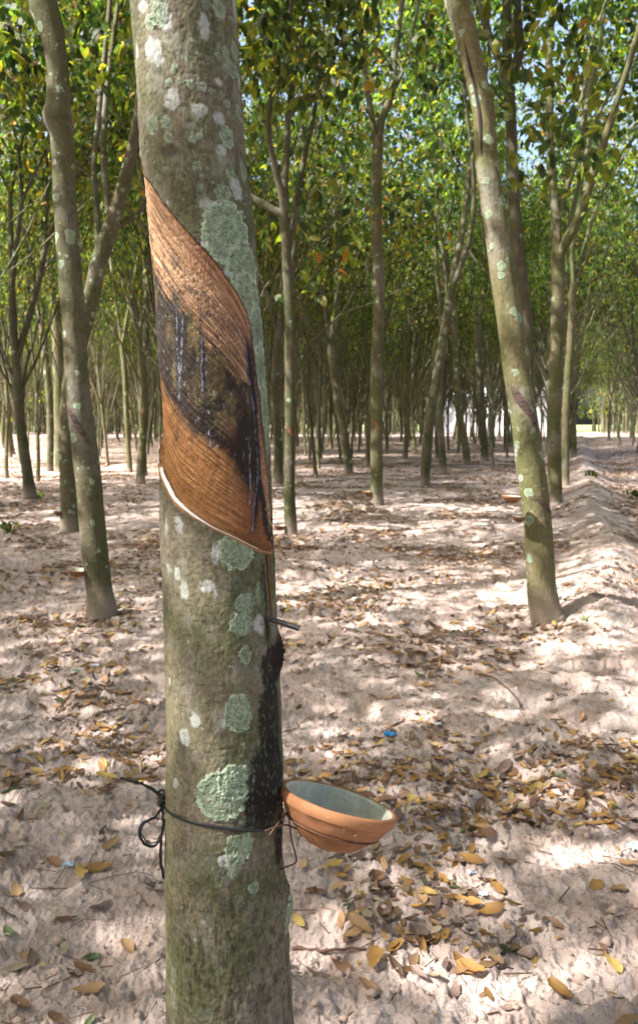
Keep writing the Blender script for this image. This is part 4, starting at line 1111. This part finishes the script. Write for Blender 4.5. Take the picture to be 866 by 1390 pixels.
# ------------------------------------------------------------------ fallen leaves
LCOL = {'ochre': (.40, .23, .075), 'tan': (.42, .27, .15), 'brown': (.20, .115, .07), 'mauve': (.23, .165, .15), 'yellow': (.50, .36, .12), 'green': (.11, .16, .07), 'pale': (.46, .38, .28)}
NAMES = {'ochre': 'ochre', 'tan': 'tan', 'brown': 'dark brown', 'mauve': 'greyish brown', 'yellow': 'yellow', 'green': 'green', 'pale': 'pale buff'}
def dead_leaf_material(name, c=None):
    m, nt, out = mat(name); N = NT(nt)
    tc = N.n('ShaderNodeTexCoord').outputs['Object']
    if c is None: base = N.n('ShaderNodeAttribute', attribute_name='col').outputs['Color']
    else:
        base = N.n('ShaderNodeRGB'); base.outputs[0].default_value = (*c, 1); base = base.outputs[0]
    n = N.noise(tc, 55, 4, .65); rnd = N.n('ShaderNodeObjectInfo').outputs['Random']
    k = N.mix(n, (.5, .45, .4), (1.4, 1.4, 1.35)); cc = N.mix(1.0, base, k, 'MULTIPLY')
    h = N.n('ShaderNodeHueSaturation'); nt.links.new(cc, h.inputs['Color']); nt.links.new(N.math('MULTIPLY_ADD', rnd, .5, .7), h.inputs['Value'])
    b = N.bsdf(out, h.outputs[0], .6, n, .3, .001, .35)
    t = N.n('ShaderNodeBsdfTranslucent'); nt.links.new(h.outputs[0], t.inputs['Color'])
    mx = N.n('ShaderNodeMixShader'); mx.inputs[0].default_value = .22
    nt.links.new(b.outputs[0], mx.inputs[1]); nt.links.new(t.outputs[0], mx.inputs[2]); nt.links.new(mx.outputs[0], out.inputs['Surface'])
    return m
def leaf_shape(rng, n=9, curl=None):
    """one curled dead leaflet lying along +X: (V, Q)"""
    w = rng.uniform(.17, .25); curl = rng.uniform(-.6, 1.3) if curl is None else curl; fold = rng.uniform(-.1, .55); tw = rng.normal(0, .5)
    V = []
    for i in range(n):
        t = i / (n - 1)
        hw = w * math.sin(PI * min(1, t ** .85 * .97 + .02)) ** .8 * (1 + rng.uniform(-.16, .10))
        x = t - .5; z = curl * .28 * (t - .5) ** 2
        for u in (-1, -.5, 0, .5, 1):
            y = u * hw; zz = z + abs(u) * hw * fold + .025 * math.sin(t * 17 + u * 3 + tw * 9) * abs(u)
            a = tw * (t - .5) * 1.2
            V.append((x, y * math.cos(a) - (zz - z) * math.sin(a), z + y * math.sin(a) + (zz - z) * math.cos(a)))
    Q = [(i * 5 + j, (i + 1) * 5 + j, (i + 1) * 5 + j + 1, i * 5 + j + 1) for i in range(n - 1) for j in range(4)]
    V = np.array(V); V[:, 2] -= V[:, 2].min()
    return V, np.array(Q)
DM = {k: dead_leaf_material('fallen_leaf_' + k, c) for k, c in LCOL.items()}
rg = RS(300)
LM = {}
SH = [leaf_shape(rg, curl=(.25 if i < 5 else rg.uniform(.7, 2.2))) for i in range(12)]
for k in LCOL:
    LM[k] = [mk_mesh('fallen_leaf', V, [Q], [DM[k]]) for V, Q in SH]
def dens(x, y):
    d = fbm(x * 1.1 + 9, y * 1.1, 3)
    lane = np.exp(-((x - (.95 + .318 * y)) / .45) ** 2) * sst(2.5, 4, y)
    bank = np.exp(-((x - (.22 + .318 * y)) / .3) ** 2) * sst(2.5, 4, y)
    return np.clip(.20 + 1.6 * d + .4 * lane - .5 * bank, .02, 1)
PICK = ['ochre', 'tan', 'brown', 'mauve', 'yellow', 'green', 'pale']; PW = np.array([.15, .19, .21, .32, .04, .015, .075])
# leaves one can pick out in the photograph: px, py, length px, colour, direction
SHOW = [(665, 1247, 42, 'ochre', 30), (808, 1214, 34, 'ochre', -50), (838, 1224, 34, 'tan', 10), (726, 1079, 34, 'yellow', -10), (690, 1180, 40, 'brown', 10), (452, 1189, 32, 'yellow', 0), (600, 1067, 46, 'ochre', -10), (583, 1189, 36, 'ochre', 20), (477, 1031, 22, 'ochre', 30), (663, 978, 20, 'yellow', 60), (406, 1255, 26, 'yellow', -20), (490, 1272, 44, 'tan', -25), (603, 1281, 30, 'ochre', 15), (560, 1222, 40, 'tan', 60), (752, 1263, 30, 'brown', 10), (174, 1276, 32, 'tan', -10), (124, 1285, 26, 'green', 40), (12, 1270, 34, 'green', 30), (62, 1013, 26, 'yellow', 10), (22, 1202, 36, 'tan', 20), (112, 1190, 44, 'yellow', 0), (136, 1184, 36, 'ochre', 10), (150, 1158, 34, 'tan', 10), (10, 1170, 40, 'brown', -10), (165, 911, 26, 'yellow', -10), (150, 905, 30, 'tan', 20), (16, 1072, 30, 'green', 0), (60, 1106, 24, 'pale', 60), (545, 1172, 30, 'ochre', -30), (640, 1215, 34, 'brown', 25), (500, 1045, 30, 'tan', 0), (715, 990, 24, 'ochre', 20), (790, 1025, 30, 'brown', -20), (820, 1060, 24, 'tan', 30), (430, 1225, 30, 'brown', 50), (700, 1115, 38, 'mauve', -20), (770, 1140, 36, 'mauve', 15), (855, 1190, 30, 'tan', -40), (45, 1300, 30, 'mauve', 10), (90, 1250, 28, 'brown', -30), (640, 1330, 40, 'ochre', 15), (500, 1350, 36, 'tan', -30), (760, 1360, 42, 'ochre', 40), (120, 1350, 40, 'tan', 0), (30, 1370, 40, 'brown', 30), (830, 1320, 36, 'yellow', 10)]
LEAFPOS = []
for px, py, L, c, a in SHOW:
    g = gnd(px, py); LEAFPOS.append((g[0], g[1], L * np.hypot(g[1], 1.1) / FPX * .95, c, math.radians(a)))
rg = RS(41)
while len(LEAFPOS) < 296:
    py = 575 + 815 * rg.rand() ** .55; px = rg.uniform(0, 866)
    if py < 905: continue
    g = gnd(px, py)
    if math.hypot(g[0] + .12, g[1] - 1.1) < .2: continue
    if rg.rand() > dens(g[0], g[1]) * 1.2: continue
    LEAFPOS.append((g[0], g[1], rg.uniform(.035, .075), PICK[rg.choice(7, p=PW)], rg.rand() * 6.28))
def zone(x, y):
    px, py, _ = proj(np.array([x, y, 0]))
    h = 'at far left' if px < 90 else 'left of the tapped trunk' if px < 228 else 'behind the trunk foot' if px < 392 else 'below the clay cup' if px < 545 else 'right of the clay cup' if px < 700 else 'at the right edge'
    v = 'nearest' if py > 1290 else 'near' if py > 1180 else 'mid-distance' if py > 1060 else 'farther'
    return h, v
cnt = {}
for x, y, L, c, a in LEAFPOS:
    i = rg.randint(len(SH))
    o = mk_obj('fallen_leaf', LM[c][i]); z = float(G(x, y))
    gx = (float(G(x + .03, y)) - float(G(x - .03, y))) / .06; gy = (float(G(x, y + .03)) - float(G(x, y - .03))) / .06
    nrm = Vector((-gx * .7, -gy * .7, 1)).normalized()
    q = nrm.to_track_quat('Z', 'Y').to_matrix() @ Matrix.Rotation(a, 3, 'Z') @ Matrix.Rotation(rg.normal(0, .16), 3, 'X') @ Matrix.Rotation(rg.normal(0, .10), 3, 'Y')
    M4 = q.to_4x4() @ Matrix.Diagonal((L, L, L, 1)); M4.translation = (x, y, z + .004)
    o.matrix_world = M4
    h, v = zone(x, y); kind = 'flat' if i < 5 else 'curled'
    key = (kind, c, h, v); cnt[key] = cnt.get(key, 0) + 1
    od = '' if cnt[key] == 1 else ', %s such leaf there' % (['', '', 'second', 'third', 'fourth', 'fifth', 'sixth', 'seventh', 'eighth', 'ninth', 'tenth', 'eleventh', 'twelfth'][min(cnt[key], 12)])
    tag(o, '%s %s leaf on %s sand %s%s' % (kind, NAMES[c], v, h, od), 'leaf', 'fallen leaves on the foreground sand')

def litter():
    rg = RS(55); mb = MB()
    shapes = [leaf_shape(rg, 5) for _ in range(14)]
    PL = np.array([.21, .22, .22, .23, .04, .01, .07])
    keys = list(PICK); cols = np.array([LCOL[k] for k in keys])
    # near litter
    def batch(N, ylo, yhi, lo_, hi_, simple_=False, pw=1.0):
        u = rg.rand(N); y = (ylo ** pw + u * (yhi ** pw - ylo ** pw)) ** (1 / pw)
        x = rg.uniform(-.46, .46, N) * y
        k = rg.rand(N) < dens(x, y) * (1.15 if not simple_ else 1.4); x, y = x[k], y[k]
        k = np.hypot(x + .12, y - 1.1) > .2; x, y = x[k], y[k]; m = len(x)
        z = G(x, y); e = .03
        gx = (G(x + e, y) - G(x - e, y)) / (2 * e); gy = (G(x, y + e) - G(x, y - e)) / (2 * e)
        nr = np.stack([-gx + rg.normal(0, .22, m), -gy + rg.normal(0, .22, m), np.ones(m)], 1); nr /= np.linalg.norm(nr, axis=1)[:, None]
        a = rg.rand(m) * 6.28; t = np.stack([np.cos(a), np.sin(a), 0 * a], 1); t -= nr * (t * nr).sum(1)[:, None]; t /= np.linalg.norm(t, axis=1)[:, None]
        b = np.cross(nr, t); L = rg.uniform(lo_, hi_, m)
        ci = cols[rg.choice(7, m, p=PL)] * rg.uniform(.5, 1.3, (m, 1))
        if simple_: ci = .6 * ci + .4 * np.array([.33, .25, .215])
        org = np.stack([x, y, z + .002 + .006 * rg.rand(m)], 1)
        sh = rg.randint(0, len(shapes), m)
        for s in range(len(shapes)):
            kk = np.where(sh == s)[0]
            if not len(kk): continue
            V, Q = shapes[s]
            if simple_:
                V = np.array([(-.5, 0, 0), (-.1, .2, .06), (.2, .17, .08), (.5, 0, .03), (.2, -.17, .02), (-.1, -.2, .06)]) + 0; Q = np.array([(0, 5, 2, 1), (5, 4, 3, 2)])
            W = org[kk][:, None] + L[kk][:, None, None] * (V[None, :, 0:1] * t[kk][:, None] + V[None, :, 1:2] * b[kk][:, None] + V[None, :, 2:3] * nr[kk][:, None])
            F = (Q[None] + (np.arange(len(kk)) * len(V))[:, None, None]).reshape(-1, 4)
            mb.add(W.reshape(-1, 3), F, None, np.repeat(ci[kk], len(V), 0))
    batch(8500, 1.2, 3.4, .012, .055, pw=2)
    batch(22000, 2.9, 7.5, .02, .07, pw=2)
    batch(75000, 7.0, 24, .05, .12, True, pw=1.7)
    batch(50000, 20, 70, .08, .16, True, pw=1.4)
    o = mk_obj('leaf_litter', mb.mesh('leaf_litter', [dead_leaf_material('leaf_litter')]))
    tag(o, 'dry brown leaf litter scattered over the pinkish sand', 'leaf litter', kind='stuff')
litter()

# crumbs of soil and bits of twig
def crumbs():
    rg = RS(61); mb = MB()
    N_ = 5200
    y = (1.2 ** 1.4 + rg.rand(N_) * (8 ** 1.4 - 1.2 ** 1.4)) ** (1 / 1.4); x = rg.uniform(-.45, .45, N_) * y
    r = rg.gamma(1.3, .0032, N_) + .0015
    octv = np.array([(1, 0, 0), (-1, 0, 0), (0, 1, 0), (0, -1, 0), (0, 0, 1), (0, 0, -1)], float)
    V = octv[None] * r[:, None, None] * rg.uniform(.6, 1.4, (N_, 6, 1)) * [1, 1, .7] + np.stack([x, y, G(x, y) + r * .3], 1)[:, None]
    T = np.array([(0, 2, 4), (2, 1, 4), (1, 3, 4), (3, 0, 4), (2, 0, 5), (1, 2, 5), (3, 1, 5), (0, 3, 5)])
    F = (T[None] + (np.arange(N_) * 6)[:, None, None]).reshape(-1, 3)
    mb.add(V.reshape(-1, 3), None, F)
    m = simple('soil_crumb', (.40, .30, .25), .95, nscale=30, var=.45)
    o = mk_obj('soil_crumbs', mb.mesh('soil_crumbs', [m])); tag(o, 'loose crumbs of pinkish soil strewn over the sand', 'soil', kind='stuff')
    # chaff: slivers of twig and petiole
    mb = MB(); M_ = 2600
    y = (1.2 ** 1.5 + rg.rand(M_) * (9 ** 1.5 - 1.2 ** 1.5)) ** (1 / 1.5); x = rg.uniform(-.45, .45, M_) * y
    a = rg.rand(M_) * 6.28; L = rg.uniform(.015, .07, M_); w = rg.uniform(.0006, .0014, M_)
    d = np.stack([np.cos(a), np.sin(a)], 1)
    P0 = np.stack([x - d[:, 0] * L / 2, y - d[:, 1] * L / 2], 1); P1 = np.stack([x + d[:, 0] * L / 2, y + d[:, 1] * L / 2], 1)
    z0 = G(P0[:, 0], P0[:, 1]) + .003; z1 = G(P1[:, 0], P1[:, 1]) + .003
    s = np.stack([-d[:, 1], d[:, 0]], 1) * w[:, None]
    V = np.stack([np.c_[P0 - s, z0], np.c_[P0 + s, z0], np.c_[P0, z0 + w * 1.7], np.c_[P1 - s, z1], np.c_[P1 + s, z1], np.c_[P1, z1 + w * 1.7]], 1)
    F = (np.array([(0, 3, 5, 2), (2, 5, 4, 1), (1, 4, 3, 0)])[None] + (np.arange(M_) * 6)[:, None, None]).reshape(-1, 4)
    mb.add(V.reshape(-1, 3), F)
    o = mk_obj('twig_chaff', mb.mesh('twig_chaff', [simple('twig_brown', (.13, .075, .05), .85, nscale=60, var=.5)])); tag(o, 'fine brown bits of twig scattered over the sand', 'twig litter', kind='stuff')
crumbs()

# twigs one can pick out
M_TWIG = simple('twig_bark', (.12, .065, .05), .8, bump=.4, nscale=150, var=.4)
TW = [([(398, 1276), (440, 1283), (490, 1288), (530, 1296)], .0042, 'thick reddish twig lying right of the tapped trunk foot'),
      ([(645, 918), (672, 932), (700, 950), (706, 956)], .005, 'crooked brown twig on bright sand below the leaning right trunk'),
      ([(812, 1182), (835, 1192), (866, 1204)], .0018, 'thin forked dry twig near the right edge of the sand'),
      ([(0, 1240), (20, 1247), (38, 1252)], .0018, 'thin dark twig at the left edge of the sand'),
      ([(676, 1290), (690, 1285), (702, 1279)], .004, 'short dark stick on the near sand toward the right'),
      ([(30, 1195), (90, 1200), (180, 1196), (222, 1199)], .0013, 'long thin dry stalk left of the cord'),
      ([(380, 1000), (400, 990), (420, 975)], .002, 'short pale stalk right of the stained bark')]
for pts, r, lab in TW:
    g = [gnd(*p) for p in pts]; P = cr(np.array([(a[0], a[1], float(G(a[0], a[1])) + r * .8) for a in g]), 24)
    P[:, 2] += .004 * np.sin(np.linspace(0, 3, 24)); P += RS(int(r * 1e5)).normal(0, .0012, P.shape)
    mb = MB(); tube(mb, P - P[0], np.linspace(r, r * .5, 24), 8, .25, 3)
    tag(mk_obj('fallen_twig', mb.mesh('fallen_twig', [M_TWIG]), loc=P[0]), lab, 'twig', 'twigs on the sand')

# crumpled scraps of litter
def scrap(px, py, size, c, lab, seed, cat='scrap', name='plastic_scrap', rough=.35, flat=.45):
    g = gnd(px, py); rg = RS(seed); n = 11
    u = np.linspace(-1, 1, n); X, Yy = np.meshgrid(u, u)
    k = 1 - .25 * np.abs(perlin(X * 2 + seed, Yy * 2)); Z = .55 * np.abs(perlin(X * 1.7 + seed, Yy * 1.7)) * 1.6 + .25 * perlin(X * 4, Yy * 4 + seed)
    c2 = np.hypot(X, Yy) ; X = X * k * (1 - .22 * c2); Yy = Yy * k * (1 - .22 * c2)
    V = np.stack([X * size, Yy * size * .7, (Z - Z.min()) * size * flat * 2], -1).reshape(-1, 3)
    Q = [(i * n + j, i * n + j + 1, (i + 1) * n + j + 1, (i + 1) * n + j) for i in range(n - 1) for j in range(n - 1)]
    me = mk_mesh(name, V, [np.array(Q)], [simple(name + '_%d' % seed, c, rough, nscale=60, var=.2)], smooth=False)
    tag(mk_obj(name, me, loc=(g[0], g[1], float(G(g[0], g[1])) + .002)), lab, cat, 'bits of litter on the sand')
scrap(529, 1003, .030, (.02, .33, .72), 'crumpled bright blue plastic scrap on the sand beyond the cup', 1)
scrap(517, 1013, .026, (.10, .22, .13), 'dull green scrap beside the bright blue plastic', 2, rough=.6, flat=.15)
scrap(93, 1176, .018, (.40, .52, .66), 'small pale blue crumpled scrap left of the tapped trunk', 3)
scrap(862, 1168, .030, (.45, .58, .56), 'translucent greenish plastic scrap at the right edge', 4)
scrap(594, 990, .018, (.7, .72, .75), 'white paper scrap right of the blue plastic', 5)
scrap(640, 1192, .016, (.45, .52, .62), 'bluish white scrap among leaves low on the right', 6)
scrap(103, 912, .02, (.08, .3, .2), 'small dark green scrap among leaves at upper left', 7)
scrap(130, 905, .022, (.65, .7, .74), 'white scrap among leaves at upper left', 8)
scrap(609, 1101, .012, (.75, .78, .8), 'tiny white paper strip near the leaf heap', 9)
scrap(655, 1222, .013, (.6, .66, .72), 'pale crumpled scrap beside the large ochre leaf', 10)

# low green shoots rising from the ground
def shoot(px, py, h, n, lab, seed, gc=(.07, .17, .03)):
    g = gnd(px, py); rg = RS(seed); base = np.array([g[0], g[1], float(G(g[0], g[1]))])
    e = empty('green_seedling', base); tag(e, lab, 'seedling', 'green seedlings on the plantation floor')
    mb = MB(); pts = []
    for k in range(3):
        d = np.array([rg.normal(0, .4), rg.normal(0, .4), 1.]); d /= np.linalg.norm(d)
        P = np.array([[0, 0, -.01], d * h * .5, d * h]); tube(mb, P, [.003, .002, .0015], 5); pts.append(d * h)
    mk_obj('stem', mb.mesh('stem', [M_TWIG]), e)
    lb = MB(); leaves_at(lb, np.array(pts), n, rg, h * .4, .08, 0); 
    mk_obj('foliage', lb.mesh('foliage', [LEAF], smooth=False), e)
shoot(12, 722, .10, 12, 'low green seedling on the sand at the left edge', 1)
shoot(54, 677, .10, 12, 'low green seedling between the left edge and the left trunks', 2)
shoot(856, 672, .12, 15, 'low green seedling in the lane at the right edge', 3)
shoot(804, 655, .09, 12, 'tiny green seedling on the sandy bank at right', 4)

# low leafy sprays that hang into view
def spray(root, px, py, Y, n, rad, seed, cols=None):
    pass

# ------------------------------------------------------------------ light
w = bpy.data.worlds.new('World'); scene.world = w; w.use_nodes = True
wn = w.node_tree; wn.nodes.clear()
SUN_EL, SUN_AZ = math.radians(48), math.radians(-112)     # azimuth from +Y, clockwise: the sun stands left, a little behind the camera
sky = wn.nodes.new('ShaderNodeTexSky'); sky.sky_type = 'NISHITA'; sky.sun_disc = False
sky.sun_elevation = SUN_EL; sky.sun_rotation = SUN_AZ; sky.air_density = 1.0; sky.dust_density = 7.0; sky.ozone_density = 1.0
bg = wn.nodes.new('ShaderNodeBackground'); bg.inputs[1].default_value = .15
wo = wn.nodes.new('ShaderNodeOutputWorld'); wn.links.new(sky.outputs[0], bg.inputs[0]); wn.links.new(bg.outputs[0], wo.inputs[0])
L = bpy.data.lights.new('sun', 'SUN'); L.energy = 4.3; L.angle = math.radians(.5); L.color = (1, .95, .88)
lo_ = bpy.data.objects.new('sun', L); COL.objects.link(lo_)
sd = Vector((math.sin(SUN_AZ) * math.cos(SUN_EL), math.cos(SUN_AZ) * math.cos(SUN_EL), math.sin(SUN_EL)))
lo_.rotation_euler = sd.to_track_quat('Z', 'Y').to_euler(); lo_.location = (0, 0, 30)

# ------------------------------------------------------------------ camera
cd = bpy.data.cameras.new('camera'); cam = bpy.data.objects.new('camera', cd); COL.objects.link(cam)
cam.location = (0, 0, CAM_H); cam.rotation_euler = (PI / 2 - TH, 0, 0)
cd.sensor_fit = 'AUTO'; cd.sensor_width = 36; cd.lens = 36 * FPX / 1390
cd.shift_y = -45 / 1390.
cd.clip_start = .02; cd.clip_end = 2000
cd.dof.use_dof = True; cd.dof.focus_distance = 1.04; cd.dof.aperture_fstop = 13.0
scene.camera = cam

vs = scene.view_settings
vs.view_transform = 'Standard'; vs.look = 'None'; vs.gamma = 1; vs.use_curve_mapping = False; vs.exposure = 1.74
cy = scene.cycles
cy.max_bounces = 7; cy.diffuse_bounces = 4; cy.glossy_bounces = 2; cy.transmission_bounces = 4; cy.transparent_max_bounces = 4
cy.use_adaptive_sampling = True; cy.adaptive_threshold = .02
cy.use_denoising = True; cy.sample_clamp_indirect = 6
print('trees in view', len(inview), 'around', len(behind), 'far', len(far))
